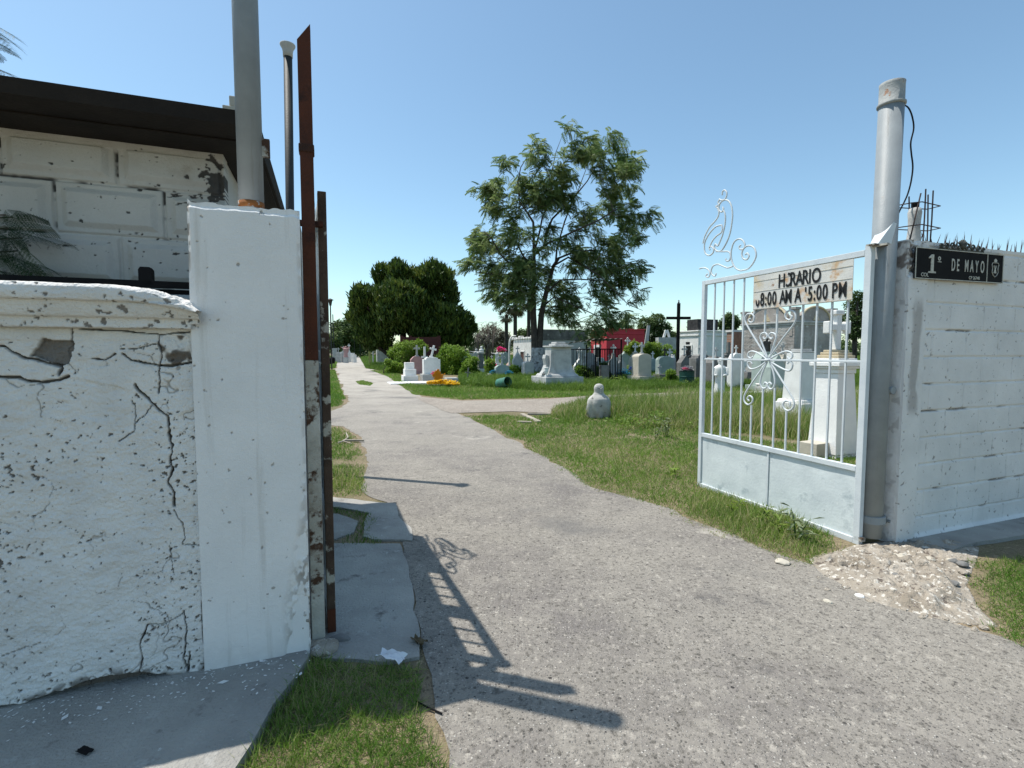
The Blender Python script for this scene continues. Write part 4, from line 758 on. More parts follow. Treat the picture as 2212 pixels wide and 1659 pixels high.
def grass(label, px, dens, h, w, m, tb=.35, dry=.25, bend=.5, y0=3.0, p=1.6, thr=.0, z=0.004, clump=1.2, ground=False, cat='grass', keep=None, hn=1.0, name='grass'):
    P = px if ground else [G(*q) for q in px]; P = [(q[0], q[1]) for q in P]
    xs = [q[0] for q in P]; ys = [q[1] for q in P]
    area = (max(xs) - min(xs)) * (max(ys) - min(ys)); X = []; Y = []
    # sample in horizontal bands so that far ground is thinned before it is generated
    yb = max(min(ys), .8)
    while yb < max(ys):
        ye = min(max(ys), yb * 1.15 + .05); kk = min(1.0, (y0 / yb) ** p)
        n = int(dens * kk * (ye - yb) * (max(xs) - min(xs))); x = U(min(xs), max(xs), n); y = U(yb, ye, n)
        a = inpoly(x, y, P) & (np.abs(x) < 1.12 * y + 1.5)
        X.append(x[a]); Y.append(y[a]); yb = ye
    X = np.concatenate(X); Y = np.concatenate(Y)
    c = fbm(X * clump, Y * clump, 4, 15); d = dpoly(X, Y, P + [P[0]]); ed = sst(0, .25, d) * .5 + .5
    a = c > thr + (1 - ed) * .35 + .12 * (U(0, 1, len(X)) - .5)
    X, Y, c, d = X[a], Y[a], c[a], d[a]
    if keep is not None: a = keep(X, Y); X, Y, c, d = X[a], Y[a], c[a], d[a]
    n = len(X); hn_ = fbm(X * 3.1, Y * 3.1, 3, 99)
    hh = U(h[0], h[1], n) * (.45 + 1.1 * hn_ * hn) * (.6 + .4 * sst(0, .3, d) if h[1] < .4 else .30 + .70 * sst(0, 1.1, d)); ww = np.maximum(w, Y / 760 * .7) * U(.7, 1.3, n)
    yaw = U(0, 6.283, n); ly = .65 if m is SHORTG else .25; rot = rotm(yaw, NR(0, ly, n), NR(0, ly, n))
    dn = fbm(X * .9 + 4, Y * .9, 3, 41); t = tb + (c - .5) * .6 + NR(0, .12, n) + np.where(U(0, 1, n) < dry * (.4 + 1.6 * sst(.4, .65, dn)), .55, 0)
    o = inst(name, m, BLADE[0], BLADE[1], np.stack([X, Y, np.full(n, z)], 1), rot, np.stack([ww, hh * U(.1, bend, n) + .001, hh], 1), t)
    tag(o, label, cat, kind='stuff'); return o
BP = G(1293, 903)
verge = [(1000, 897), (1012, 903), (1062, 928), (1130, 966), (1215, 1010), (1262, 1049), (1350, 1075), (1450, 1103), (1520, 1133), (1660, 1195), (1752, 1225), (1800, 1196), (1868, 1186), (1905, 1150), (2020, 1000), (2500, 930), (2500, 862), (1700, 864), (1500, 871), (1290, 877), (1200, 898), (1040, 896)]
grass('short green turf and dry blades on the verge right of the road', verge, 6800, (.03, .08), .0034, SHORTG, .34, .16, .8, 3.2, 1.35, .30)
grass('ragged tufts creeping over the right edge of the road', [(985, 889), (1050, 925), (1118, 968), (1200, 1012), (1245, 1052), (1335, 1080), (1440, 1112), (1510, 1144), (1650, 1210), (1740, 1236), (1752, 1222), (1660, 1192), (1520, 1130), (1350, 1072), (1262, 1044), (1215, 1006), (1130, 963), (1060, 925), (1000, 893)], 4500, (.02, .06), .0034, SHORTG, .4, .35, .8, 3.2, 1.2, .50, clump=3.5)
grass('longer grass and low weeds growing along the foot of the open gate leaf', [(1440, 1090), (1500, 1075), (1530, 1040), (1700, 1105), (1850, 1165), (1800, 1192), (1750, 1212), (1640, 1180)], 3500, (.05, .13), .0045, GRASSM, .28, .18, .7, 3.2, 1.3, .36)
grass('tall straw tipped grass around the half figure statue and behind the gate', [(1186, 905), (1196, 884), (1250, 874), (1500, 866), (1760, 866), (1960, 872), (1960, 950), (1800, 968), (1640, 950), (1520, 935), (1400, 925), (1330, 915), (1240, 918)], 1900, (.22, .58), .007, GRASSM, .42, .24, keep=lambda X, Y: ~((np.hypot(X - BP.x, Y - BP.y) < .34) | ((np.abs(X - BP.x * Y / BP.y) < .30) & (Y < BP.y) & (Y > BP.y - 1.3))), bend=.55, y0=7, p=1.2, thr=.30)
grass('turf strip left of the road beyond the gate pillar', [(640, 924), (735, 925), (768, 943), (779, 970), (789, 1000), (785, 1040), (795, 1071), (735, 1074), (640, 1070)], 3600, (.03, .10), .0035, SHORTG, .36, .18, .8, 4, 1.3, .22)
grass('clump of longer pale grass at the left road edge beside the apron', [(640, 1020), (730, 1015), (785, 1035), (790, 1062), (730, 1070), (640, 1066)], 900, (.10, .22), .007, GRASSM, .55, .25, .9, 4, 1.3, .25)
grass('turf on the left roadside further along the cemetery road', [(600, 800), (724, 800), (735, 838), (748, 866), (733, 878), (600, 892)], 1500, (.04, .16), .006, SHORTG, .36, .1, .8, 9, 1.2, .15)
grass('distant turf left of the winding road', [(560, 798), (724, 796), (728, 783), (752, 774), (757, 769.5), (560, 769.5)], 300, (.1, .3), .02, SHORTG, .36, .1, .8, 30, 1.2, .1)
slabedge = [(1010, 1700), (962, 1650), (912, 1562), (905, 1445), (820, 1442), (740, 1440), (690, 1405), (672, 1436), (640, 1482), (590, 1547), (548, 1627), (500, 1702), (470, 1760), (1040, 1760)]
grass('mixed green and dead grass between the pavement slab and the road', slabedge, 17000, (.03, .085), .0026, SHORTG, .20, .30, .9, 2, 1.0, .22)
grass('long green grass leaning over the edge of the pavement slab', [(500, 1720), (552, 1622), (592, 1545), (640, 1480), (668, 1440), (720, 1440), (700, 1500), (665, 1580), (650, 1720)], 4200, (.07, .16), .0026, GRASSM, .18, .10, .9, 2, 1.0, .22)
grass('wispy grass rooted at the foot of the white pillar', [(488, 1447), (560, 1430), (655, 1412), (655, 1420), (560, 1440), (490, 1455)], 2200, (.03, .08), .002, GRASSM, .3, .5, .9, 2, 1, .38, z=.045)
grass('shaded grass growing in the cracks of the concrete apron', [(700, 1098), (738, 1100), (800, 1112), (812, 1130), (795, 1160), (830, 1172), (820, 1182), (700, 1182), (722, 1170), (760, 1155), (778, 1128), (735, 1112), (700, 1110)], 5200, (.03, .09), .003, GRASSM, .15, .18, .8, 3, 1, .2)
grass('green turf at the right edge below the block wall', [(2070, 1210), (2110, 1198), (2240, 1188), (2600, 1170), (2600, 1560), (2215, 1405), (2135, 1364), (2110, 1335), (2098, 1270)], 10000, (.025, .065), .0030, SHORTG, .32, .22, .8, 2.6, 1.2, .12)
grass('little grass tufts on the shaded pavement under the block wall', [(2110, 1165), (2230, 1140), (2300, 1150), (2240, 1178), (2140, 1190)], 3500, (.02, .06), .003, SHORTG, .25, .2, .8, 3, 1, .48, z=.03)
grass('low grass island in the middle of the road', [(768, 824), (785, 822), (806, 828), (800, 834), (775, 831)], 900, (.03, .08), .01, SHORTG, .45, .1, .8, 20, 1, .1)
grass('mown turf between the side path and the graves', [(800, 800), (838, 814), (858, 829), (893, 853), (1000, 864), (1190, 860), (1500, 846), (2100, 840), (2100, 826), (1000, 824), (965, 834), (880, 830), (870, 815), (862, 806)], 1300, (.04, .13), .012, SHORTG, .42, .1, .8, 12, 1.3, .22)
grass('rank green weeds growing between the graves', [(985, 834), (1160, 846), (1300, 848), (1500, 842), (2100, 836), (2100, 790), (1000, 785)], 1500, (.10, .34), .02, WEEDM, .5, 0, .9, 16, 1.35, .28, clump=.5, name='weeds', cat='weeds')
grass('distant overgrown cemetery field in front of the trees', [(790, 796), (860, 806), (2300, 800), (2300, 767), (775, 768)], 300, (.2, .5), .03, WEEDM, .45, 0, .9, 26, 1.25, .2, clump=.3, name='weeds', cat='weeds')

# ------------------------------------------------------------------ trees and shrubs
def foliage(name, m, parent, blobs, n, size, tb=.5, shell=.35, elong=1.0, up=0.0, seed=0, tmpl=LEAFQ):
    B = np.array(blobs, float); vol = B[:, 3] ** 2; ch = RNG.choice(len(B), n, p=vol / vol.sum())
    d = NR(0, 1, (n, 3)); d /= np.linalg.norm(d, axis=1)[:, None]; r = (shell + (1 - shell) * U(0, 1, n)) ** .5
    nz = .5 + .95 * fbm(d[:, 0] * 2.5 + ch, d[:, 2] * 2.5 + d[:, 1] * 1.7, 3, seed)
    P = B[ch, :3] + d * (B[ch, 3] * r * nz)[:, None] * np.array([1, 1, .9])
    a = P[:, 2] > .02; P, ch, r, d = P[a], ch[a], r[a], d[a]; k = len(P)
    yaw = U(0, 6.28, k); pit = U(-.9, .9, k) if not up else -U(.6, 1.5, k) * up
    t = tb + (fbm(P[:, 0] * 1.3 + P[:, 1], P[:, 2] * 1.3, 3, 5 + seed) - .5) * .8 + NR(0, .13, k)
    return inst(name, m, tmpl[0], tmpl[1], P, rotm(yaw, pit, U(-1, 1, k)), np.stack([size * elong * U(.6, 1.3, k), size * U(.6, 1.3, k), size * U(.6, 1.3, k)], 1), t, parent)
def limbs_mesh(parent, limbs, m=BARK, name='trunk', n=8):
    mb = MB()
    for L in limbs: mb.tube([q[:3] for q in L], [q[3] for q in L], n if L[0][3] > .05 else 4)
    return mb.obj(name, m, parent, smooth=True)
PIN_V, PIN_F, PIN_L = [], [], 7
for i in range(PIN_L):
    for s_ in (-1, 1):
        x = (i + .7) / PIN_L; zd = -.35 * x * x; n0 = len(PIN_V); L = .36 * (1 - .35 * abs(x - .45) * 1.5)
        PIN_V += [(x, 0, zd), (x - .01, s_ * L * .5, zd - .03), (x + .14, s_ * L, zd - .16), (x + .13, s_ * L * .45, zd - .03)]; PIN_F.append((n0, n0 + 1, n0 + 2, n0 + 3))
n0 = len(PIN_V); PIN_V += [(0, -.008, 0), (1, -.008, -.35), (1, .008, -.35), (0, .008, 0)]; PIN_F.append((n0, n0 + 1, n0 + 2, n0 + 3))
def grow(limbs, targets, r0=.02, wig=.25):
    """join every target to the nearest branch point with a curved twig"""
    nodes = []
    for L in limbs:
        for i in range(len(L) - 1):
            for k in range(4):
                t = k / 4; nodes.append([L[i][j] * (1 - t) + L[i + 1][j] * t for j in range(3)])
    N_ = [np.array(q) for q in nodes]; tw = []; base = np.array(nodes).mean(0)
    order = sorted(targets, key=lambda q: (q[0] ** 2 + (q[2] - base[2]) ** 2))
    for q in order:
        q = np.array(q); A_ = np.array(N_); dd = np.linalg.norm(A_ - q, axis=1) + 1.2 * np.maximum(0, A_[:, 2] - q[2] + .2)
        s_ = A_[dd.argmin()]; L = np.linalg.norm(q - s_)
        mid = (s_ + q) / 2 + NR(0, 1, 3) * L * wig * .35 + np.array([0, 0, .12 * L]); pts = []
        for t in (0, .33, .66, 1): pts.append(tuple((1 - t) ** 2 * s_ + 2 * t * (1 - t) * mid + t * t * q))
        rr = r0 * min(2.2, .5 + L * .5); tw.append([(*p_, rr * (1 - .65 * i / 3)) for i, p_ in enumerate(pts)])
        for p_ in pts[1:]: N_.append(np.array(p_))
    return tw
# the big airy tree
tY = 31.0; kk = tY / F; tb_ = G(1161.5, 811); tY = tb_.y; kk = tY / F
def tl(x, y, r, d=0): u = 987.5 + x / 3.361; v = 246.9 + y / 3.361; p = PY(u, v, tY); return (p.x - tb_.x, d, p.z, r)
big = thing('pinnate_leaved_tree', 'tall airy tree with drooping compound leaves and a limewashed trunk foot among the graves', 'tree', tb_)
LB = [[(575, 1900, .62), (572, 1780, .42), (562, 1650, .30), (553, 1450, .26), (555, 1250, .20), (560, 1100, .16), (556, 980, .13)], [(590, 1790, .34), (598, 1650, .29), (612, 1450, .25), (645, 1300, .20), (700, 1100, .15), (740, 1040, .12)],
      [(556, 1000, .12), (555, 900, .11), (550, 800, .10), (500, 730, .08), (450, 660, .06), (440, 520, .05), (460, 420, .04), (540, 290, .02)], [(575, 1010, .12), (630, 950, .11), (670, 800, .10), (700, 730, .09), (780, 650, .08), (870, 560, .07), (960, 450, .05), (1030, 330, .04), (1100, 220, .02)],
      [(630, 950, .09), (720, 920, .08), (850, 870, .08), (1000, 815, .07), (1100, 750, .05), (1200, 700, .04), (1300, 720, .02)], [(715, 1080, .09), (730, 960, .08), (760, 860, .07), (800, 730, .07), (850, 600, .05), (900, 500, .04), (990, 260, .02)],
      [(560, 1000, .09), (600, 850, .08), (620, 740, .07), (690, 600, .05), (690, 400, .04), (720, 260, .03), (770, 130, .012)], [(556, 1150, .10), (470, 1000, .08), (420, 880, .07), (430, 780, .06), (350, 640, .04), (290, 560, .03), (350, 430, .02)],
      [(550, 1200, .10), (400, 1110, .08), (320, 1040, .07), (260, 940, .05), (200, 880, .03)], [(545, 1260, .08), (380, 1160, .06), (250, 1150, .05), (130, 1130, .02)], [(735, 1045, .09), (850, 990, .08), (1000, 960, .06), (1130, 1000, .04), (1250, 1080, .02)],
      [(700, 1100, .09), (800, 1050, .08), (900, 1120, .07), (1000, 1200, .05), (1100, 1300, .04), (1200, 1400, .03), (1300, 1440, .015)], [(645, 1300, .09), (750, 1200, .07), (900, 1190, .06), (1050, 1200, .04), (1200, 1180, .02)],
      [(620, 1400, .08), (700, 1330, .06), (850, 1400, .05), (950, 1450, .04), (1050, 1500, .02)]]
dps = [0, .1, -.8, .9, -1.5, 1.6, .4, 1.2, -1.2, .8, 1.6, -1.6, .6, -1.0]
LM = [[tl(x, y, r * .72, dps[i] * min(1, j / 3)) for j, (x, y, r) in enumerate(L)] for i, L in enumerate(LB)]
TB = [(450, 900, 80), (560, 620, 80), (600, 1010, 60), (680, 820, 60), (480, 1030, 70), (900, 940, 60), (450, 640, 70), (620, 1120, 70), (360, 420, 60), (580, 260, 50), (600, 350, 90), (220, 590, 70), (330, 520, 80), (500, 520, 100), (640, 480, 100), (780, 430, 90), (800, 330, 70), (770, 170, 30), (900, 310, 80), (960, 230, 60), (1030, 140, 55), (1130, 170, 60), (1200, 290, 70), (1240, 380, 60), (1300, 460, 60), (1180, 450, 90), (1100, 540, 100), (1000, 400, 80), (1150, 620, 90), (960, 700, 90), (820, 600, 80), (640, 620, 110), (700, 560, 90), (300, 680, 100), (380, 780, 90), (200, 880, 100), (130, 860, 55), (170, 1000, 90), (120, 1130, 60), (250, 1100, 110), (350, 950, 80), (400, 1150, 110), (500, 1200, 120), (250, 1250, 90), (350, 1320, 90), (500, 1300, 110), (870, 840, 60), (1000, 860, 50), (1200, 780, 80), (1300, 740, 90), (1350, 790, 55), (1200, 880, 80), (1080, 930, 70), (1250, 940, 55), (730, 960, 60), (850, 1000, 70), (980, 1020, 100), (1100, 1080, 110), (1230, 1130, 100), (1310, 1130, 55), (1050, 1180, 90), (1180, 1220, 80), (850, 1110, 70), (700, 1200, 70), (780, 1260, 90), (720, 1420, 90), (820, 1450, 90), (800, 1350, 80), (1030, 1350, 80), (1100, 1480, 90), (1000, 1550, 80), (1050, 1260, 60), (1290, 1440, 65), (1250, 1330, 50), (940, 1580, 60)]
tg = []; lf = []
for (x, y, r) in TB:
    dd = random.uniform(-2.0, 2.0); nn = max(4, int(r * r / 430))
    for q in range(nn):
        aa = random.uniform(0, 6.28); rr = r * .92 * math.sqrt(random.random()); p = tl(x + rr * math.cos(aa), y + rr * math.sin(aa), 0, dd + random.uniform(-1, 1) * r * kk / 3.361 * 1.1); tg.append(p[:3])
tw = grow(LM, tg, .022)
limbs_mesh(big, [[q for q in L] for L in LM]); limbs_mesh(big, tw, TWIG, 'twigs')
pos = []; yw = []
for q in tg:
    for j in range(random.choice((4, 5, 6, 7))):
        pos.append((q[0] + random.gauss(0, .16), q[1] + random.gauss(0, .16), q[2] + random.gauss(0, .12))); yw.append(math.atan2(q[1], q[0]) + random.gauss(0, 1.3))
n = len(pos); yw = np.array(yw); inst('crown', ASHM, PIN_V, PIN_F, np.array(pos), rotm(yw, U(-.5, .9, n), NR(0, .3, n)), U(.38, .66, n), .5 + NR(0, .25, n), big)
m_ = MB(); m_.lathe([(.66, -.05), (.60, .3), (.50, .8), (.45, 1.15), (.41, 1.5), (.38, 1.75)], 18, fn=lambda t, z: 1 + .10 * math.sin(3 * t + z * 2) + .05 * math.sin(7 * t + z * 5)); m_.obj('limewashed_foot', LIME, big, smooth=True)

def px_tree(name, label, cat, u0, Y, blobs, m, n, size, trunk=None, group=None, shell=.35, elong=1.0, up=0.0, tb=.5, dj=.6, tm=BARK, limbs=None, seed=0, tmpl=LEAFQ, gtw=None):
    """blobs given as display pixels (u, v, r) on the plane of the trunk, with random depth"""
    b0 = PY(u0, 762, Y); b0.z = 0; k = Y / F; rt = thing(name, label, cat, b0, 0, group)
    rr = random.Random(int(u0 * 7 + Y)); BB = []
    for (u, v, r) in blobs:
        p = PY(u, v, Y); BB.append((p.x - b0.x, rr.uniform(-1, 1) * dj * max(r, 12) * k * 1.2, p.z, r * k))
    if group and group.startswith('shrubs'): BB += [(x * 1.05, y, max(.1, r * .45), r * .95) for x, y, z, r in BB]; n = int(n * 1.5)
    foliage('crown', m, rt, BB, n, size, tb, shell, elong, up, seed, tmpl)
    tr = trunk or [(0, .25)]
    L = []
    for i, (dx, r) in enumerate(tr):
        tgt = sorted(BB, key=lambda q: abs(q[0] - dx * 3))[:3]
        for q in tgt: L.append([(dx, 0, -.05, r), (dx * 1.1, 0, q[2] * .35, r * .8), ((dx + q[0]) / 2, q[1] / 2, q[2] * .7, r * .5), (q[0], q[1], q[2], r * .2)])
    if limbs: L += limbs
    limbs_mesh(rt, L, tm); return rt
# dark conifer clump: billowing columns
cb = [(800, 700, 40), (826, 655, 42), (850, 618, 42), (868, 598, 24), (905, 625, 48), (942, 600, 30), (950, 645, 42), (900, 680, 55), (790, 650, 28), (850, 690, 50), (975, 700, 36), (1004, 700, 22), (958, 722, 36), (815, 722, 34), (925, 718, 36), (830, 597, 20), (960, 600, 20), (1012, 718, 16), (778, 690, 22), (768, 665, 16), (985, 722, 26), (870, 660, 50), (940, 690, 40), (803, 742, 22), (828, 748, 15), (940, 742, 24), (972, 742, 24), (1003, 738, 15), (790, 728, 18), (826, 608, 14), (862, 580, 13), (852, 588, 14), (972, 625, 16), (765, 690, 12), (1020, 712, 9)]
SPR = ([(0, -.12, 0), (.5, -.25, .08), (1, 0, 0), (.5, .25, .08), (0, .12, 0)], [(0, 1, 3, 4), (1, 2, 3, 3)])
SPR = ([(0, 0, 0), (.45, -.24, .05), (1, 0, 0), (.45, .24, -.05)], [(0, 1, 2, 3)])
px_tree('conifer', 'big dark green billowing conifer with several trunks beside the road bend', 'tree', 872, 50, cb, CONM, 46000, .34, [(-1.2, .30), (0, .34), (.9, .28), (3.4, .22)], shell=.6, elong=1.8, up=1.0, tb=.45, dj=.9, tm=mat('dark_conifer_bark', (.04, .03, .024), (.03, .022, .018), 4, bump=.4))
px_tree('roadside_tree', 'dense dark tree where the road bends out of sight at far left', 'tree', 744, 150, [(735, 710, 20), (752, 702, 20), (742, 725, 24), (760, 722, 20), (725, 730, 16), (770, 735, 16), (730, 748, 16), (755, 748, 18), (775, 752, 14)], FARM, 9000, .8, [(0, .5)], tb=.4)
px_tree('roadside_tree', 'pale green tree at the far left edge behind the thin lamp post', 'tree', 722, 110, [(722, 735, 14), (728, 722, 9), (716, 745, 12), (724, 750, 14)], FARM, 3500, .5, [(0, .3)], tb=.75)
far = [('broad green tree beyond the tilted monuments right of the red house', 1405, 70, [(1395, 702, 20), (1420, 692, 18), (1385, 722, 18), (1410, 722, 24), (1440, 712, 18), (1455, 730, 16), (1375, 735, 12), (1432, 738, 20)], FARM, 9000, .34, .55),
       ('small dark green tree between the white vault roof and the brick chapel', 1572, 55, [(1574, 692, 16), (1562, 702, 12), (1585, 700, 14), (1572, 712, 14)], FARM, 5000, .25, .45),
       ('dark tree crown showing between gate hinge and grey post', 1846, 40, [(1846, 690, 22), (1856, 660, 20), (1840, 720, 16), (1858, 712, 20), (1850, 640, 12), (1870, 690, 20), (1880, 660, 20)], FARM, 7000, .2, .3),
       ('green tree just right of the palm trunk behind the rough white vault', 1135, 80, [(1128, 724, 14), (1146, 718, 12), (1140, 735, 16), (1160, 728, 12), (1122, 738, 12)], FARM, 4500, .4, .7),
       ('pale bushy tree behind the flat grey long vault', 1330, 85, [(1330, 706, 12), (1345, 700, 9), (1318, 714, 10), (1360, 712, 10)], FARM, 3000, .4, .6),
       ('grey scrubby tree behind the angel statues', 1052, 75, [(1045, 722, 14), (1060, 714, 14), (1075, 722, 16), (1090, 728, 14), (1035, 735, 14), (1060, 738, 18), (1085, 742, 16), (1104, 738, 12)], DRYM, 5500, .28, .5)]
for lb, u0, Y, bb, mm, nn, sz, tb in far: px_tree('far_tree', lb, 'tree', u0, Y, bb, mm, nn, sz, [(0, .2)], tb=tb, group='trees beyond the graves')
# bare scrub twigs
for u0, v0, Y, lb in ((1062, 695, 72, 'leafless grey branches rising above the scrub behind the angels'), (1034, 705, 66, 'leafless thin bush right of the dark conifer'), (1520, 692, 60, 'bare dry twigs showing above the black parapet')):
    b0 = PY(u0, 762, Y); b0.z = 0; ht = PY(u0, v0, Y).z; rt = thing('bare_shrub', lb, 'shrub', b0, 0); LL = []
    for i in range(14):
        x, y = random.gauss(0, .9), random.gauss(0, .8); L = [(x * .2, y * .2, 0, .07), (x * .6, y * .6, ht * .5, .05), (x * 1.3, y, ht * random.uniform(.8, 1.02), .02)]; LL.append(L)
        for j in range(5): t = random.uniform(.5, 1); LL.append([(x * .6 + x * .7 * (t - .5) * 2, y * .8, ht * t * .98, .03), (x + random.gauss(0, .8), y + random.gauss(0, .5), ht * min(1, t + random.uniform(.0, .15)), .012)])
    limbs_mesh(rt, LL, TWIG, 'branches')
# fan palms
def palm(u0, vc, Y, r, label, n=70):
    b0 = PY(u0, 762, Y); b0.z = 0; ht = PY(u0, vc, Y).z; rt = thing('fan_palm', label, 'palm tree', b0, 0, 'fan palms')
    m_ = MB(); m_.lathe([(.40, -.1), (.30, .5), (.26, ht * .5), (.25, ht - .2), (.32, ht)], 12); m_.obj('trunk', BARK, rt, smooth=True)
    V, Fc, tt = [], [], []
    for i in range(n):
        yaw = random.uniform(0, 6.28); el = random.uniform(-1.3, 1.1); d = Vector((math.cos(yaw) * math.cos(el), math.sin(yaw) * math.cos(el), math.sin(el))); side = Vector((-math.sin(yaw), math.cos(yaw), 0)); c = Vector((0, 0, ht)) + d * r * .45
        for j in range(11):
            a = (j - 5) * .26; q = (d * math.cos(a) + side * math.sin(a)).normalized(); e = c + q * r * .55 + Vector((0, 0, -.25 * r * abs(a) * .5)); w = side.cross(q) if abs(a) > 1 else side; w = (side * math.cos(a) - d * math.sin(a)) * .035 * r
            k = len(V); V += [tuple(c), tuple(c * .5 + e * .5 + w), tuple(e), tuple(c * .5 + e * .5 - w)]; Fc.append((k, k + 1, k + 2, k + 3)); tt += [.85 if el < -.7 else random.uniform(.1, .5)] * 4
        k = len(V); w = side * .02; V += [tuple(Vector((0, 0, ht)) - w), tuple(c - w), tuple(c + w), tuple(Vector((0, 0, ht)) + w)]; Fc.append((k, k + 1, k + 2, k + 3)); tt += [.5] * 4
    arrays('fronds', V, Fc, PALMM, rt, tint=tt)
palm(1113, 655, 68, 2.2, 'tall fan palm with straight brown trunk left of the big airy tree'); palm(1094, 680, 72, 1.5, 'short fan palm with a drooping dry skirt left of the taller palm', 40); palm(1142, 648, 74, 1.8, 'fan palm whose head hides behind the forked trunk of the big tree', 50)

# shrubs among the graves
sh = [('bright green bush behind the pink headstone', 868, 775, 40, [(862, 752, 16), (850, 762, 14), (880, 748, 16), (872, 770, 18), (895, 760, 14)], 6500, .13, .6),
      ('tall bright bush between the pink and the white cross headstones', 908, 790, 40, [(905, 742, 11), (912, 752, 14), (900, 762, 14)], 3500, .13, .55),
      ('large rounded green bush right of the white cross headstone', 975, 815, 33, [(965, 760, 20), (985, 765, 22), (1000, 775, 20), (970, 790, 22), (992, 798, 20), (1012, 790, 16), (955, 775, 16)], 12000, .12, .45),
      ('leafy bush left of the grey stone column', 1018, 820, 30, [(1012, 790, 14), (1022, 780, 13), (1005, 802, 13), (1022, 802, 14)], 5000, .11, .5),
      ('bush at the foot of the column with grey green headstone behind', 1055, 815, 32, [(1058, 785, 12), (1052, 800, 12), (1064, 805, 12)], 3800, .11, .6),
      ('weedy bush right of the grey green headstone', 1112, 818, 30, [(1110, 800, 14), (1125, 806, 14), (1135, 796, 12), (1100, 812, 12), (1146, 810, 12)], 5500, .11, .45),
      ('yellowish bush in front of the red house', 1365, 780, 36, [(1368, 745, 10), (1360, 756, 12), (1376, 752, 12)], 3600, .13, .85),
      ('bright green bush right of the arched cream headstone', 1405, 790, 34, [(1402, 752, 14), (1418, 750, 13), (1410, 766, 16), (1425, 768, 12), (1432, 778, 12), (1395, 765, 12)], 7000, .13, .65),
      ('dark leafy climber filling the fenced grave', 1262, 832, 24, [(1255, 800, 14), (1268, 808, 16), (1250, 818, 14), (1280, 815, 14), (1268, 826, 12)], 6000, .09, .3),
      ('dusty bush against the grey stone block inside the fence', 1300, 832, 24, [(1296, 800, 12), (1305, 790, 10), (1310, 812, 12)], 2600, .09, .3),
      ('low weeds bush beside the green barrel', 1452, 832, 22, [(1448, 806, 10), (1455, 818, 10), (1442, 822, 10)], 2600, .08, .5),
      ('low bush at the roadside left of the conifer trunks', 828, 800, 34, [(838, 782, 9), (850, 788, 10), (862, 792, 11), (845, 796, 10)], 3200, .11, .6),
      ('shrub behind the tall black cross near the white vault', 1448, 785, 40, [(1442, 752, 10), (1452, 765, 11), (1438, 768, 10)], 2500, .12, .5)]
for lb, u0, v0, Y, bb, nn, sz, tb in sh: px_tree('shrub', lb, 'shrub', u0, Y, bb, BRIGHTM if tb >= .45 else WEEDM, nn, sz, [(0, .05)], tb=tb, group='shrubs among the graves', dj=.5)
# far belt of scrub that closes the horizon
fb = []
for i in range(330): u = 260 + i * 6.2; fb.append(tuple(PY(u, 757 - random.uniform(0, 10), random.uniform(150, 260))) + (random.uniform(1.5, 3.5),))
o = foliage('far_woods', FARM, None, fb, 30000, 1.3, .45); tag(o, 'low belt of distant trees closing the horizon behind the graves', 'woods', kind='stuff')

# feathery branches entering from the left
FV, FF = [], []
for i in range(11):
    x = .12 + .85 * i / 11
    for s_ in (-1, 1):
        PL = .34 * (1 - .5 * abs(x - .5)); base_ = Vector((x, 0, -.25 * x * x)); dr = Vector((.55, s_ * .8, -.25)).normalized()
        for j in range(13):
            p = base_ + dr * PL * (j + 1) / 13 + Vector((0, 0, -.10 * ((j + 1) / 13) ** 2 * .5))
            for s2 in (-1, 1):
                w = Vector((-dr.y, dr.x, 0)) * s2; e = p + (w * .8 + dr * .5).normalized() * .032; k = len(FV); n_ = dr * .0055
                FV += [tuple(p - n_), tuple(e - n_), tuple(e + n_), tuple(p + n_)]; FF.append((k, k + 1, k + 2, k + 3))
        k = len(FV); e = base_ + dr * PL; w = Vector((.003, 0, 0)); FV += [tuple(base_ - w), tuple(e - w), tuple(e + w), tuple(base_ + w)]; FF.append((k, k + 1, k + 2, k + 3))
ft = thing('feathery_leaved_tree', 'tree with fine feathery leaves reaching in from the left above the cracked wall', 'tree', WL(-2.6, .5))
def loc(u, v, Y): return PY(u, v, Y) - ft.location
LT = [[(0, 0, 0, .09), (.05, .02, 1.2, .07), (.1, .05, 2.4, .05), (.12, .05, 3.6, .03)]]
tips = []
for (u, v, Y, yaw) in ((-60, 520, 2.5, .1), (-40, 500, 2.45, -.1), (-70, 545, 2.4, -.3), (-30, 475, 2.5, .1), (-80, 580, 2.5, .2), (-55, 560, 2.35, 0), (-20, 548, 2.5, -.5), (-90, 500, 2.6, .4), (-10, 520, 2.42, -.2), (-45, 470, 2.4, -.1),
                       (-50, 60, 2.6, .1), (-70, 40, 2.5, -.3), (-60, 90, 2.5, .3), (-80, 10, 2.5, .2), (-55, 30, 2.55, -.1), (-90, 70, 2.5, -.2), (-75, 110, 2.5, .1)):
    p = loc(u + (58 if v > 200 else -4), v - 6 + (0 if v > 200 else 24), Y); tips.append((p, yaw)); LT.append([(.1, .05, max(.6, p.z - .5), .02), tuple((Vector((.1, .05, p.z - .2)) + p) / 2) + (.01,), tuple(p) + (.004,)])
cz = []
for i in range(46):
    q = WL(random.uniform(-3.3, -1.75), random.uniform(-.75, .15), random.uniform(3.0, 3.5)) - ft.location; cz.append(q)
for q in cz: LT.append([(.1, .05, 2.6, .02), tuple((Vector((.1, .05, 2.9)) + q) / 2) + (.01,), tuple(q) + (.004,)])
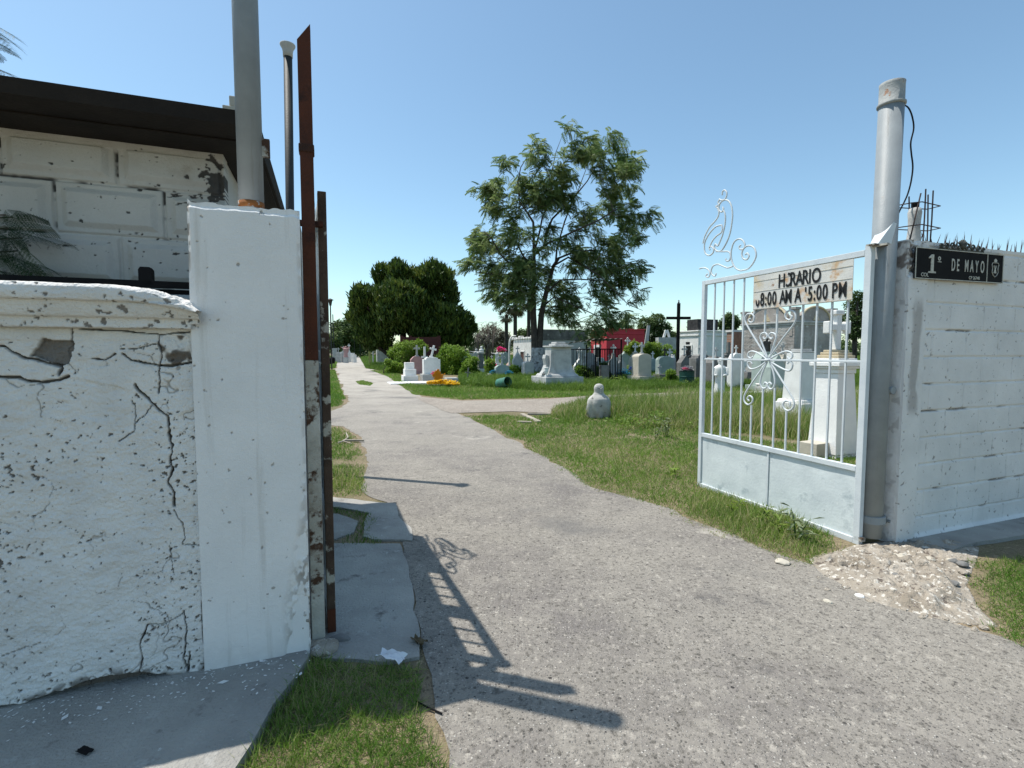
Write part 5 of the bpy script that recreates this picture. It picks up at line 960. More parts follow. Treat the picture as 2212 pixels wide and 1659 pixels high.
kc = len(cz) * 4; inst('leaves', FERNM, FV, FF, np.array([tuple(cz[i // 4] + Vector((random.gauss(0, .08), random.gauss(0, .08), random.gauss(0, .05)))) for i in range(kc)]), rotm(U(0, 6.28, kc), U(-.3, .5, kc), NR(0, .3, kc)), U(.22, .32, kc), .4 + NR(0, .2, kc), ft)
n = len(tips) * 3; P_ = np.array([tuple(tips[i // 3][0] + Vector((random.uniform(-.05, .03), random.uniform(-.08, .08), random.uniform(-.05, .05)))) for i in range(n)])
inst('leaves', FERNM, FV, FF, P_, rotm(np.array([tips[i // 3][1] for i in range(n)]) + NR(0, .4, n) , U(-.1, .75, n), NR(0, .4, n)), U(.15, .22, n), .35 + NR(0, .2, n), ft); limbs_mesh(ft, LT, TWIG, 'branches')
grass('rough grass and earth on the far side of the guard house left of the road', [(-300, 1010), (640, 960), (690, 880), (690, 775), (-300, 775)], 1300, (.05, .20), .008, SHORTG, .4, .25, .8, 5, 1.4, .36)
wb = []
for i in range(150):
    Y = random.uniform(19.5, 33); u = random.uniform(1000, 1560); p = PY(u, 762, Y); q = random.uniform(.12, .38); wb.append((p.x, p.y, q * .5, q))
for i in range(26): p = G(random.uniform(1330, 1500), random.uniform(905, 935)); wb.append((p.x, p.y, .10, random.uniform(.1, .22)))
o = foliage('leafy_weeds', WEEDM, None, wb, 15000, .07, .62); tag(o, 'clumps of leafy weeds scattered between the tombs beyond the side path', 'weeds', kind='stuff')
# ------------------------------------------------------------------ vaults and houses of the dead
def solve(P, d, u):
    t = (u - CX) / F; return (t * P.y - P.x) / (d.x - t * d.y)
def vault(name, label, cat, uc, Y, ul, ur, vtop, m, cornice=None, cap=None, group=None, par=.0, wallname='wall'):
    P = PY(uc, 762, Y); P.z = 0; Lx = solve(P, a_, ur); Ly = solve(P, b_, ul); h = PY(uc, vtop, Y).z
    rt = thing(name, label, cat, P, A, group)
    MB().box(0, Lx, 0, Ly, -.1, h).obj(wallname, m, rt)
    if cornice: MB().box(-.07, Lx + .07, -.07, Ly + .07, h - .32, h - .18).box(-.10, Lx + .1, -.1, Ly + .1, h + .002, h + .10).obj('cornice', cornice, rt, bevel=.02)
    return rt, Lx, Ly, h
def fx(P, u): return solve(P, a_, u)       # distance along the front for a pixel column
def opening(rt, x0, x1, z0, z1, side='front', frame=WHITE, fw=.08, name='window', pane=GLASSD):
    f = MB(); p = MB()
    for (xa, xb, za, zb) in ((x0 - fw, x0, z0, z1), (x1, x1 + fw, z0, z1), (x0 - fw, x1 + fw, z1, z1 + fw)):
        f.box(xa, xb, -.05, .02, za, zb) if side == 'front' else f.box(-.05, .02, xa, xb, za, zb)
    p.box(x0, x1, -.006, .01, z0, z1) if side == 'front' else p.box(-.006, .01, x0, x1, z0, z1)
    o = f.obj(name, frame, rt); p.obj('pane', pane, o)
WALLGREY = mat('weathered_vault_wall', (.52, .52, .52), (.42, .42, .42), 1.2, .9, .2, 20, spots=[((.16, .15, .14), .68, 2.2, .08)], streak=((.3, .29, .28), .62, (1.5, 1.5, .4)))
STAINTOP = mat('black_stained_parapet', (.22, .21, .20), (.10, .095, .09), 2, .95, .3, 12, spots=[((.36, .35, .34), .6, 3, .1)])
ROUGHW = mat('rough_white_vault', (.74, .73, .70), (.60, .58, .55), 3, .9, .6, 12, spots=[((.16, .145, .13), .64, 4.5, .05)])
rt, Lx, Ly, h = vault('long_vault', 'long flat grey white vault with black stained parapet behind the forked tree trunk', 'burial vault', 1163, 41, 1158, 1268, 712, WALLGREY)
MB().box(-.05, Lx + .05, -.05, Ly + .05, h - .85, h + .03).obj('parapet', STAINTOP, rt, bevel=.02)
P = rt.location; opening(rt, fx(P, 1183), fx(P, 1198), .1, 1.9, frame=STAINTOP, name='door', fw=.12)
rt, Lx, Ly, h = vault('small_vault', 'small rough bright white vault with ragged parapet left of the forked tree trunk', 'burial vault', 1150, 36, 1109, 1166, 730, ROUGHW)
for i in range(9): q = i / 8 * Ly; MB().box(-.1, .25, q - .2, q + .2, h - .06, h + random.uniform(.0, .22)).obj('parapet_lump', ROUGHW, rt, bevel=.04)
q0 = solve(P := rt.location, b_, 1133); q1 = solve(P, b_, 1125); opening(rt, min(q0, q1), max(q0, q1), .5, 1.5, 'side', name='door', pane=mat('rusty_door', (.10, .05, .04)))
rt, Lx, Ly, h = vault('red_house', 'flat roofed red painted house behind the graves', 'house', 1310, 50, 1276, 1391, 711, REDW, None)
MB().box(-.06, Lx + .06, -.06, Ly + .06, h - .5, h - .38).box(-.08, Lx + .08, -.08, Ly + .08, h - .02, h + .06).obj('cornice', REDW, rt, bevel=.02)
q = solve(rt.location, b_, 1291); opening(rt, q - .4, q + .5, .1, 2.0, 'side', name='door', fw=.25)
rt, Lx, Ly, h = vault('white_vault', 'clean white vault with a black parapet box on its roof, behind the gate bars', 'burial vault', 1508, 37, 1465, 1570, 716, WHITE, WHITE)
TARM = mat('black_tarred_parapet', (.018, .018, .02), (.05, .05, .05), 5, .95, .4, 20)
MB().box(.35, Lx - .5, .5, Ly - .5, h + .10, h + .95).obj('roof_box', TARM, rt)
q = solve(rt.location, b_, 1487); opening(rt, q - .3, q + .3, 1.0, 1.95, 'side', name='window', fw=.10); MB().box(-.006, .02, q - .1, q + .35, h - .95, h - .75).obj('vent', GLASSD, rt)
def brickfn(bh=.075, bw_=.24, wear=True, amp=.012):
    def f(S, Z):
        row = np.floor(Z / bh); fz = Z / bh - row; dz = np.minimum(fz, 1 - fz) * bh; xx = S / bw_ + (row % 2) * .5; f_ = xx - np.floor(xx); dx = np.minimum(f_, 1 - f_) * bw_
        D = amp * sst(.004, .014, np.minimum(dx, dz)) + .012 * fbm(S * 6, Z * 6, 3, 4)
        w = 1 - sst(.004, .012, np.minimum(dx, dz)); return D, w * .6
    return f
P = PY(1583, 762, 29); P.z = 0; bk = thing('brick_pier', 'bare orange brick wall stub with white cap left of the brick chapel', 'wall', P, A)
L = fx(P, 1601); ht = PY(1583, 717, 29).z; hf('brickwork', BRICKO, bk, 0, L, -.1, ht, 60, 160, brickfn(), depth=.5); MB().box(-.05, L + .05, -.05, .55, ht + .002, ht + .12).obj('cap', WHITE, bk)
P = PY(868, 762, 47); P.z = 0; bk = thing('brick_wall', 'low dark red brick wall in the shade under the big conifer', 'wall', P, A * 0)
L = (948 - 868) / F * 47; ht = PY(868, 728, 47).z; hf('brickwork', BRICKD, bk, 0, L, -.1, ht, 160, 90, brickfn(.12, .4), depth=.3)
for xx in (0, L * .23, L): MB().box(xx - .14, xx + .14, -.03, .33, -.1, ht + .12).obj('pier', BRICKD, bk)
# the square chapel tomb
cu, cY = 1715, 24.0
P = PY(cu, 762, cY); P.z = 0; ch = thing('brick_chapel', 'square old brick chapel tomb with curved pediments, whitewashed base and arched niche', 'chapel', P, A)
Ly = solve(P, b_, 1602); Lx = 2.6; zc = PY(cu, 697, cY).z
def chfn(S, Z):
    D, w = brickfn(.07, .26)(S, Z); pl = sst(1.42, 1.46, Z + .05 * fbm(S * 4, Z * 4, 2, 3)); D = D * pl + (1 - pl) * (.012 + .008 * fbm(S * 12, Z * 12, 3, 2)); fl = sst(.5, .62, fbm(S * 2.5, Z * 3.5, 4, 21)); return D, np.clip((1 - pl) + fl * pl * .8, 0, 1)
def chnofn(S, Z): D, w = chfn(S, Z); return D, w * .6
o = hf('left_wall', BRICKW, ch, 0, Ly, -.1, zc, 220, 220, chfn, depth=.15); o.rotation_euler = (0, 0, R(-90)); o.location = (0, Ly, 0)
hf('front_wall', BRICKW, ch, 0, Lx, -.1, zc, 200, 220, chnofn, depth=.15)
MB().box(.02, Lx, .02, Ly, -.1, zc - .01).obj('core', BRICKW, ch)
MB().box(-.10, Lx + .1, -.10, Ly + .1, zc, zc + .10).box(-.05, Lx + .05, -.05, Ly + .05, zc - .10, zc - .002).obj('cornice', MARB, ch, bevel=.02)
def pediment(L, rzd, ox, oy):
    n = 14; R_ = L * .30; pts = [(L * .5 + R_ * math.cos(math.pi * i / n) * 1.25, zc + .1 + R_ * .9 * math.sin(math.pi * i / n)) for i in range(n + 1)]
    m1 = MB().prism([(L * .04, zc + .10), (L * .96, zc + .10), (L * .9, zc + .25), (L * .80, zc + .28)] + pts + [(L * .2, zc + .28), (L * .1, zc + .25)], -.04, .18).obj('pediment', BRICKW, ch, bevel=.01)
    m2 = MB().tube([(x, -.05, z) for x, z in pts], .05, 8).prism([(L * .5 - .20, zc + .14), (L * .5 + .20, zc + .14), (L * .5, zc + .52)], -.09, -.03).obj('moulding', OCHRE, ch)
    for o_ in (m1, m2): o_.rotation_euler = (0, 0, R(rzd)); o_.location = (ox, oy, 0)
pediment(Ly, -90, 0, Ly); pediment(Lx, 0, 0, 0)
zt_ = PY(1609, 666, cY + .8).z
for (x, y) in ((0, Ly - .16), (0, 0), (Lx - .15, 0)): MB().box(x - .06, x + .22, y - .06, y + .22, zc + .1, zt_ - .12).box(x - .1, x + .26, y - .1, y + .26, zt_ - .118, zt_).obj('corner_pier', BRICKW, ch, bevel=.01)
ncx = Ly - solve(P, b_, 1655); nh0, nh1 = .95, 1.75; m_ = MB(); pts = [(ncx - .32, nh0), (ncx + .32, nh0)] + [(ncx + .32 * math.cos(math.pi * i / 8), nh1 + .32 * math.sin(math.pi * i / 8)) for i in range(9)]
m_.prism(pts, -.045, -.02); o = m_.obj('niche', GLASSD, ch); o.rotation_euler = (0, 0, R(-90)); o.location = (0, Ly, 0)
m_ = MB(); m_.tube([(ncx - .32, -.05, nh0)] + [(ncx - .32 * math.cos(math.pi * i / 8), -.05, nh1 + .32 * math.sin(math.pi * i / 8)) for i in range(9)] + [(ncx + .32, -.05, nh0)], .035, 6); o = m_.obj('niche_arch', MARB, ch); o.rotation_euler = (0, 0, R(-90)); o.location = (0, Ly, 0)
for q in (.18, .94): m_ = MB(); m_.box(Ly * q - .09, Ly * q + .09, -.04, 0, zc - .62, zc - .25); o = m_.obj('wall_panel', BRICKW, ch); o.rotation_euler = (0, 0, R(-90)); o.location = (0, Ly, 0)

# ------------------------------------------------------------------ crosses, headstones, statues
def add_cross(mb, h, w, t, z0=0.0, x=0.0, y=0.0, arm=.66, trefoil=False, th=None):
    th = th or t
    mb.box(x - t / 2, x + t / 2, y - th / 2, y + th / 2, z0, z0 + h); zc_ = z0 + h * arm
    mb.box(x - w / 2, x - t / 2, y - th / 2, y + th / 2, zc_ - t / 2, zc_ + t / 2); mb.box(x + t / 2, x + w / 2, y - th / 2, y + th / 2, zc_ - t / 2, zc_ + t / 2)
    if trefoil:
        for (cx_, cz) in ((x - w / 2, zc_), (x + w / 2, zc_), (x, z0 + h)):
            for (dx, dz) in ((0, .6), (0, -.6), (.6, 0), (-.6, 0)):
                mb.lathe([(t * .45, -th * .55), (t * .5, 0), (t * .45, th * .55)], 8, c=(0, 0, 0)) if False else mb.add([(cx_ + dx * t + t * .42 * math.cos(k * math.pi / 4), y + s_ * th * .5, cz + dz * t + t * .42 * math.sin(k * math.pi / 4)) for s_ in (-1, 1) for k in range(8)], [tuple(range(8)), tuple(range(15, 7, -1))] + [(k, (k + 1) % 8, (k + 1) % 8 + 8, k + 8) for k in range(8)])
def prof(kind, w, h):
    a = w / 2
    if kind == 'flat': return [(-a, 0), (a, 0), (a, h), (-a, h)]
    if kind == 'arch': return [(-a, 0), (a, 0)] + [(a * math.cos(math.pi * i / 10), h - a * .45 + a * .45 * math.sin(math.pi * i / 10)) for i in range(11)]
    if kind == 'step': return [(-a, 0), (a, 0), (a, h * .88), (a * .72, h * .88), (a * .72, h * .95), (a * .5, h), (-a * .5, h), (-a * .72, h * .95), (-a * .72, h * .88), (-a, h * .88)]
    if kind == 'shoulder': return [(-a, 0), (a, 0), (a, h * .80), (a * .6, h * .97), (a * .4, h), (-a * .4, h), (-a * .6, h * .97), (-a, h * .80)]
    if kind == 'ogee': return [(-a, 0), (a, 0), (a, h * .62), (a * .86, h * .66), (a * .7, h * .74), (a * .35, h * .80), (a * .2, h * .88), (a * .15, h), (-a * .15, h), (-a * .2, h * .88), (-a * .35, h * .80), (-a * .7, h * .74), (-a * .86, h * .66), (-a, h * .62)]
    if kind == 'gable': return [(-a, 0), (a, 0), (a, h * .6), (0, h), (-a, h * .6)]
    if kind == 'taper': return [(-a, 0), (a, 0), (a * .8, h), (-a * .8, h)]
def grave(label, u, v, wpx, hpx, kind, m, cross=0, d=.2, plinth=.0, pm=None, group=None, name='headstone_grave', cat='grave', cm=None, lean=0, tre=False, slab=0, rz=None, inset=False, Y=None, cwid=.6):
    P = G(u, v) if Y is None else PY(u, 762, Y); P.z = 0; k = P.y / F; rt = thing(name, label, cat, P, A if rz is None else rz, group); w, h = wpx * k / .95, hpx * k
    z = 0
    if plinth: MB().box(-w * .62, w * .62, -d * .9, d * .9, -.05, plinth * h).obj('plinth', pm or m, rt, bevel=.01); z = plinth * h
    m_ = MB(); m_.M = Matrix.Translation((0, 0, z + .002)); m_.prism(prof(kind, w, h - z), -d / 2, d / 2); m_.obj('headstone', m, rt, bevel=.012)
    if inset: MB().box(-w * .32, w * .32, -d / 2 - .012, -d / 2, z + (h - z) * .25, z + (h - z) * .68).obj('tablet', MARB, rt, bevel=.004)
    if cross:
        ch_ = cross * k; m_ = MB(); t = max(.05, ch_ * .17); m_.box(-t, t, -t * .7, t * .7, h, h + t * .7); add_cross(m_, ch_, ch_ * cwid, t, h + t * .7, trefoil=tre, th=t * .7); c = m_.obj('cross', cm or m, rt, bevel=.008)
        if lean: c.data.transform(Matrix.Translation((0, 0, h)) @ Matrix.Rotation(R(lean), 4, 'Y') @ Matrix.Translation((0, 0, -h)))
    if slab: MB().box(-w * .75, w * .75, -slab, -d, -.02, .14).obj('slab', pm or m, rt, bevel=.02)
    return rt
def cross_thing(label, u, v, hpx, wpx, t, m, name='grave_cross', cat='cross', arm=.66, tre=False, group=None, base=None, rz=A, Y=None, lean=0):
    P = G(u, v) if Y is None else PY(u, 762, Y); P.z = 0; k = P.y / F; rt = thing(name, label, cat, P, rz, group); m_ = MB(); z0 = 0
    if base: MB().box(-base[0] * k / 2, base[0] * k / 2, -base[0] * k / 2, base[0] * k / 2, -.05, base[1] * k, .8, .8).obj('base', base[2], rt, bevel=.01); z0 = base[1] * k
    add_cross(m_, hpx * k - z0, wpx * k, t, z0, arm=arm, trefoil=tre); o = m_.obj('cross', m, rt, bevel=.006)
    if lean: o.rotation_euler = (0, R(lean), 0)
    return rt
def robed(name, label, u, v, hpx, m, cat='statue', arms=None, wings=False, Y=None, rz=0.0, group=None, bust=False, base=None, wf=1.0):
    P = G(u, v) if Y is None else PY(u, 762, Y); P.z = 0; k = P.y / F; h = hpx * k; rt = thing(name, label, cat, P, rz, group); z0 = 0
    if base: MB().box(-base[0] * k / 2, base[0] * k / 2, -base[0] * k / 2.4, base[0] * k / 2.4, -.05, base[1] * k).obj('pedestal', base[2], rt, bevel=.01); z0 = base[1] * k; h -= z0
    if bust: pr = [(.28, 0), (.32, .12), (.345, .30), (.35, .45), (.325, .56), (.27, .62), (.185, .685), (.145, .74), (.145, .79), (.152, .85), (.146, .91), (.118, .96), (.07, .99), (.02, 1.0)]
    else: pr = [(.15, 0), (.14, .05), (.125, .25), (.12, .45), (.13, .58), (.15, .68), (.155, .76), (.13, .805), (.06, .83), (.048, .85), (.062, .88), (.075, .92), (.07, .96), (.045, .99), (.01, 1.0)]
    P2 = []
    for (r0, q0), (r1, q1) in zip(pr[:-1], pr[1:]):
        for i in range(3): P2.append((r0 + (r1 - r0) * i / 3, q0 + (q1 - q0) * i / 3))
    P2.append(pr[-1])
    fold = lambda t, z: 1 + (1.7 if bust else 1) * (.09 * math.sin(6 * t + z / h * 5) + .05 * math.sin(11 * t - z / h * 7)) * max(0, min(1, (.72 if not bust else .6) - (z - z0) / h) * 3)
    m_ = MB(); m_.lathe([(r * h * wf, z0 + q * h) for r, q in P2], 28, 1.0, .72, fn=fold)
    hz = z0 + h * (.85 if bust else .92); hr = h * (.13 if bust else .062)
    # face: brow, nose and chin pushed out of the head towards the viewer
    for (dx, dz, r) in ((0, 0, .22), (0, -.35, .20), (-.35, .28, .16), (.35, .28, .16), (0, -.75, .26)): m_.lathe([(hr * r * .2, -hr * r), (hr * r, -hr * r * .3), (hr * r, hr * r * .3), (hr * r * .2, hr * r)], 8, c=(dx * hr, -hr * .82, hz + dz * hr))
    m_.obj('figure', m, rt, smooth=True)
    if arms:
        m_ = MB()
        for s_ in (-1, 1):
            sh_ = Vector((s_ * .13 * h, 0, z0 + .76 * h)); el = sh_ + Vector((s_ * arms[0] * h, -.03 * h, arms[1] * h)); ha = el + Vector((s_ * arms[2] * h, -.06 * h, arms[3] * h)); m_.tube([sh_ * .7 + Vector((0, 0, z0 * .3 + .228 * h)), sh_, el, ha, ha + (ha - el) * .22], [.04 * h, .045 * h, .036 * h, .024 * h, .014 * h], 8)
        m_.obj('arms', m, rt, smooth=True)
    if wings:
        for s_ in (-1, 1):
            MB().prism([(s_ * .05 * h, .62 * h + z0), (s_ * .13 * h, .92 * h + z0), (s_ * .22 * h, .98 * h + z0), (s_ * .27 * h, .85 * h + z0), (s_ * .24 * h, .6 * h + z0), (s_ * .16 * h, .38 * h + z0), (s_ * .08 * h, .45 * h + z0)], .08 * h, .11 * h).obj('wing', m, rt, bevel=.01)
    return rt
def flowers(label, u, v, r, m, n=60, size=.07, z=0.0, flat=.6, Y=None, name='flowers', loc=None, group=None, dx=0):
    P = loc or (G(u, v) if Y is None else PY(u, 762, Y)); P = Vector(P); 
    if loc is None: P.z = 0
    rt = thing(name, label, 'flowers', P, 0, group); V, Fc, T_ = [], [], []
    for i in range(n):
        d = Vector((random.gauss(0, 1), random.gauss(0, 1), abs(random.gauss(0, 1)) * flat)).normalized() * r * random.uniform(.55, 1.0); d.z = max(.02, d.z * flat + z); yaw = random.uniform(0, 6); s_ = size * random.uniform(.7, 1.2); t = random.random()
        for q in range(5):
            a = yaw + q * 1.257; e = Vector((math.cos(a), math.sin(a), .5)); w = Vector((-math.sin(a), math.cos(a), 0)) * .32; k = len(V)
            V += [tuple(d), tuple(d + (e * .55 + w) * s_), tuple(d + e * s_), tuple(d + (e * .55 - w) * s_)]; Fc.append((k, k + 1, k + 2, k + 3)); T_ += [t] * 4
    arrays('petals', V, Fc, m, rt, tint=T_)
    n2 = max(6, n // 4); pos = np.stack([NR(0, r * .5, n2), NR(0, r * .5, n2), np.full(n2, .01 + max(0, z - .1))], 1); inst('leaves', WEEDM, BLADE[0], BLADE[1], pos, rotm(U(0, 6, n2), NR(0, .5, n2), NR(0, .5, n2)), np.stack([np.full(n2, .02), np.full(n2, .04), np.full(n2, r * .9)], 1), U(.1, .5, n2), rt)
    return rt

grave('grey pedestal tomb with two white crosses at the roadside under the conifer', 827, 789, 24, 33, 'flat', MARB, 19, .9, .12, MARB, cm=WHITE, cat='grave')
cross_thing('small white cross standing behind the grey pedestal tomb', 833, 786, 45, 10, .1, WHITE, group=None)
robed('reclining_sculpture', 'small white shell shaped tomb sculpture leaning at the roadside', 843, 795, 18, WHITE, wf=1.5, rz=.4, base=(20, 6, TEAL))
grave('small upright grey green marker in the grass left of the pink headstone', 869, 797, 10, 17, 'flat', TEAL, 0, .12)
grave('pink headstone with clipped shoulders and a grey cross on top', 901, 808, 26, 38, 'shoulder', PINK, 22, .35, .1, PINK, cm=MARB, slab=0)
wt = grave('big white stepped headstone carrying a tilted white cross', 932, 823, 34, 51, 'step', WHITE, 24, .45, .30, MARB, cm=WHITE, lean=14, tre=False)
m_ = MB(); m_.box(-1.45, -.72, -.35, .5, 0, .30); m_.box(-1.35, -.8, -.2, .5, .302, .62); m_.box(-1.3, -.85, .05, .5, .622, .95); m_.obj('steps', WHITE, wt, bevel=.015)
cross_thing('second white cross half hidden behind the big white stepped headstone', 918, 815, 66, 13, .11, WHITE)
p0 = G(925, 830); sl_ = MB().box(-1.4, .9, -.5, .9, -.02, .06).obj('white_slab', WHITE, None, bevel=.02); sl_.location = p0 + Vector((-.5, .6, 0)); sl_.rotation_euler = (0, 0, A); tag(sl_, 'low white slab spread in front of the big white stepped headstone', 'grave slab')
flowers('bunch of blue flowers on the steps of the big white headstone', 906, 806, .16, FB, 50, .07, .35, 1)
# cross of marigolds
P = G(945, 829); k = P.y / F; rt = thing('flower_cross', 'white cross wrapped in orange paper flowers in front of the white stepped headstone', 'cross', P, A); m_ = MB(); add_cross(m_, 31 * k, 21 * k, .09, 0, arm=.6); m_.obj('cross', WHITE, rt)
V, Fc, T_ = [], [], []
for i in range(170):
    if i < 90: c = Vector((random.gauss(0, .05), -.06, random.uniform(.1, 29 * k)))
    else: c = Vector((random.gauss(0, 4.2 * k), -.06, 18.6 * k + random.gauss(0, .05)))
    for q in range(4): a = random.uniform(0, 6.28); e = Vector((math.cos(a), -.5, math.sin(a))) * .085; w = Vector((-math.sin(a), 0, math.cos(a))) * .03; j = len(V); V += [tuple(c), tuple(c + e * .5 + w), tuple(c + e), tuple(c + e * .5 - w)]; Fc.append((j, j + 1, j + 2, j + 3)); T_ += [random.random()] * 4
arrays('petals', V, Fc, FO, rt, tint=T_)
flowers('pink flowers tied to the left arm of the orange flower cross', 937, 829, .14, FP, 40, .07, .42, 1)
for du, nn in ((936, 60), (952, 90), (968, 80), (979, 40)): flowers(f'bank of yellow flowers on the ground {["left of","right below","further right of","rightmost, beyond"][[936,952,968,979].index(du)]} the orange flower cross', du, 835 if du < 975 else 837, .30, FY, nn, .11, .10, .6, group='yellow flowers below the orange flower cross')
gb = grave('low grey box tomb on a dark kerb right of the yellow flowers', 975, 831, 24, 15, 'flat', MARB, 0, .5, .32, GREYST)
cross_thing('dark leaning iron cross in the weeds left of the grey column', 1009, 826, 32, 12, .05, GREYST, lean=6)
P = G(1038, 812); k = P.y / F; rt = thing('stone_column', 'square grey stone column with moulded top and white left side in the weeds', 'monument', P, A)
MB().box(-7 * k, 7 * k, -7 * k, 7 * k, -.05, .45).obj('plinth', WHITE, rt, bevel=.02); MB().box(-5.6 * k, 5.6 * k, -5.6 * k, 5.6 * k, .452, 48 * k, .94, .94).obj('shaft', GREYST, rt, bevel=.02); MB().box(-6.6 * k, 6.6 * k, -6.6 * k, 6.6 * k, 48 * k + .002, 52 * k).obj('cap', MARB, rt, bevel=.03)
grave('grey green headstone with sloping shoulders and grey stone cross', 1084, 817, 29, 29, 'shoulder', TEAL, 20, .3, .0, cm=MARB, tre=True)
flowers('turquoise flower wreath left of the grey green headstone', 1068, 817, .3, FT, 70, .08, .25, .9); flowers('dark turquoise flower wreath right of the grey green headstone', 1100, 818, .25, FT, 60, .08, .25, .9); flowers('pale cream flowers lying left of the grey green headstone', 1057, 818, .25, FW, 50, .09, .1, .6)
robed('angel_statue', 'grey angel statue with arms spread wide left of the taller white figure', 1029, 772, 44, MARB, arms=(.14, .02, .14, .04), Y=44, base=(12, 12, MARB), wf=1.25)
robed('saint_statue', 'slim white figure statue between the two arm spread statues', 1040, 772, 48, WHITE, Y=46, base=(9, 14, MARB))
robed('angel_statue', 'white robed statue with arms spread above a white tomb near pink flowers', 1074, 772, 42, WHITE, arms=(.14, .0, .16, .03), Y=42, base=(14, 14, WHITE), wf=1.1)
grave('large curved grey monument slab left of the angel statues', 1012, 775, 32, 33, 'arch', MARB, 0, .5, 0, Y=46)
flowers('bright magenta flowers beside the white robed statue', 1083, 760, .45, FM, 60, .16, 1.5, 1, Y=41); flowers('pink flowers at the foot of the white robed statue', 1063, 766, .4, FM, 40, .14, .35, 1, Y=38)
grave('pinkish gabled tomb left of the rough white vault', 1100, 775, 15, 20, 'gable', mat('brown_pink_stone', (.36, .26, .22), (.3, .22, .19)), 0, .5, 0, Y=38)
P = PY(1106, 762, 37); P.z = 0; rt = thing('arched_frame', 'thin white arched tube frame beside the rough white vault', 'frame', P, A); k = 37 / F; MB().tube(cr([(-6 * k, 0, 0), (-6 * k, 0, 1.9), (-3 * k, 0, 2.5), (3 * k, 0, 2.65), (9 * k, 0, 2.65)], 4), .07, 8).obj('tube', WHITE, rt, smooth=True)
cross_thing('small black cross in weeds in front of the rough white vault', 1111, 796, 22, 19, .1, BLACK, arm=.45)
flowers('little orange and yellow bouquet by the door of the rough white vault', 1127, 795, .28, FO, 40, .09, .3, 1)
# big white pedestal monument
P = G(1206, 838); k = P.y / F; rt = thing('pedestal_monument', 'large weathered white pedestal monument with flared foot and stepped cap', 'monument', P, A)
MB().box(-44 * k, 44 * k, -.62, .9, -.05, 25 * k).obj('plinth', MARB, rt, bevel=.02); MB().box(-37 * k, 37 * k, -.52, .8, 25 * k + .002, 31 * k, .9, .9).obj('base_moulding', MARB, rt, bevel=.03)
m_ = MB(); n = 10; pf_ = [(33 * k * (1 - .26 * math.sin(min(1, i / 5) * math.pi / 2)) if i < 6 else 24.4 * k - (i - 5) * .3 * k, 31 * k + (88 - 31) * k * (i / 9) ** 1.3) for i in range(10)]
for i in range(9):
    (r0, z0_), (r1, z1_) = pf_[i], pf_[i + 1]; m_.add([(-r0, -r0 * .55, z0_), (r0, -r0 * .55, z0_), (r0, r0 * .75, z0_), (-r0, r0 * .75, z0_), (-r1, -r1 * .55, z1_), (r1, -r1 * .55, z1_), (r1, r1 * .75, z1_), (-r1, r1 * .75, z1_)], [(0, 1, 5, 4), (1, 2, 6, 5), (2, 3, 7, 6), (3, 0, 4, 7)])
m_.obj('shaft', MARB, rt, bevel=.0); MB().box(-26 * k, 26 * k, -.42, .5, 88 * k, 91 * k).box(-15 * k, 15 * k, -.30, .35, 91 * k + .002, 95 * k).box(-11 * k, 11 * k, -.24, .28, 95 * k + .002, 99 * k).obj('cap', MARB, rt, bevel=.02)
MB().box(-18 * k, 18 * k, -24 * .55 * k - .035, -.2, 40 * k, 80 * k).obj('tablet', MARB, rt, bevel=.01)
m_ = MB(); m_.prism([(-42 * k, 31 * k), (-28 * k, 31 * k), (-23 * k, 60 * k), (-24 * k, 70 * k), (-32 * k, 72 * k), (-34 * k, 64 * k), (-31 * k, 50 * k), (-36 * k, 38 * k)], -.1, .2); m_.obj('scroll', MARB, rt, bevel=.02)
def urn(label, P, s_, m=MARB, rz=0):
    rt = thing('urn', label, 'urn', P, rz); MB().lathe([(.09, 0), (.10, .04), (.04, .09), (.04, .14), (.10, .24), (.13, .38), (.10, .46), (.13, .50), (.13, .53), (.08, .54)], 16).obj('bowl', m, rt, smooth=True); rt.scale = (s_, s_, s_); return rt
urn('white stone urn standing on the left end of the big pedestal monument', P + Vector((-38 * k * math.cos(A), -38 * k * math.sin(A), 25 * k + .002)) + b_ * -.4, 21 * k / .54, WHITE)
# fenced grave with sheet canopy
P = G(1286, 829); k = P.y / F; cx0 = (1230 - 1286) * k; cx1 = (1341 - 1286) * k; rt = thing('canopied_grave_fence', 'black iron grave enclosure with railings and a sagging corrugated sheet canopy', 'grave enclosure', P, 0)
zr = PY(1286, 733, P.y).z; zl = PY(1230, 742, P.y).z; zf = PY(1286, 754, P.y).z
pp = {'a': (cx0, 1.6), 'b': (-.02, -.1), 'c': (cx1, 0.0), 'd': (cx1 - .6, 2.2), 'e': (cx0 + 1.2, 2.8)}
for kx, (x, y) in pp.items(): MB().box(x - .03, x + .03, y - .03, y + .03, 0, zr if kx in 'bcd' else zl).obj('post', BLACK, rt)
def rails(p, q, n, skip=()):
    for zz in (.25, zf): MB().tube([(p[0], p[1], zz), (q[0], q[1], zz)], .022, 6).obj('rail', BLACK, rt)
    for i in range(1, n): t = i / n; MB().box(p[0] + (q[0] - p[0]) * t - .011, p[0] + (q[0] - p[0]) * t + .011, p[1] + (q[1] - p[1]) * t - .011, p[1] + (q[1] - p[1]) * t + .011, .05, zf + .0).obj('bar', BLACK, rt)
rails(pp['a'], pp['b'], 14); rails(pp['b'], pp['c'], 15); rails(pp['a'], pp['e'], 6); rails(pp['c'], pp['d'], 8); rails(pp['e'], pp['d'], 12)
n = 40; V = []
for i in range(n + 1):
    x = cx0 - .05 + (cx1 - cx0 + .15) * i / n; z = zl + (zr - zl) * min(1, i / n * 2) + .02 * math.cos(i * 1.6)
    V += [(x, -.15 if i > n * .45 else 1.6 - 1.7 * i / n / .45, z + .03), (x, 2.8, z + .0)]
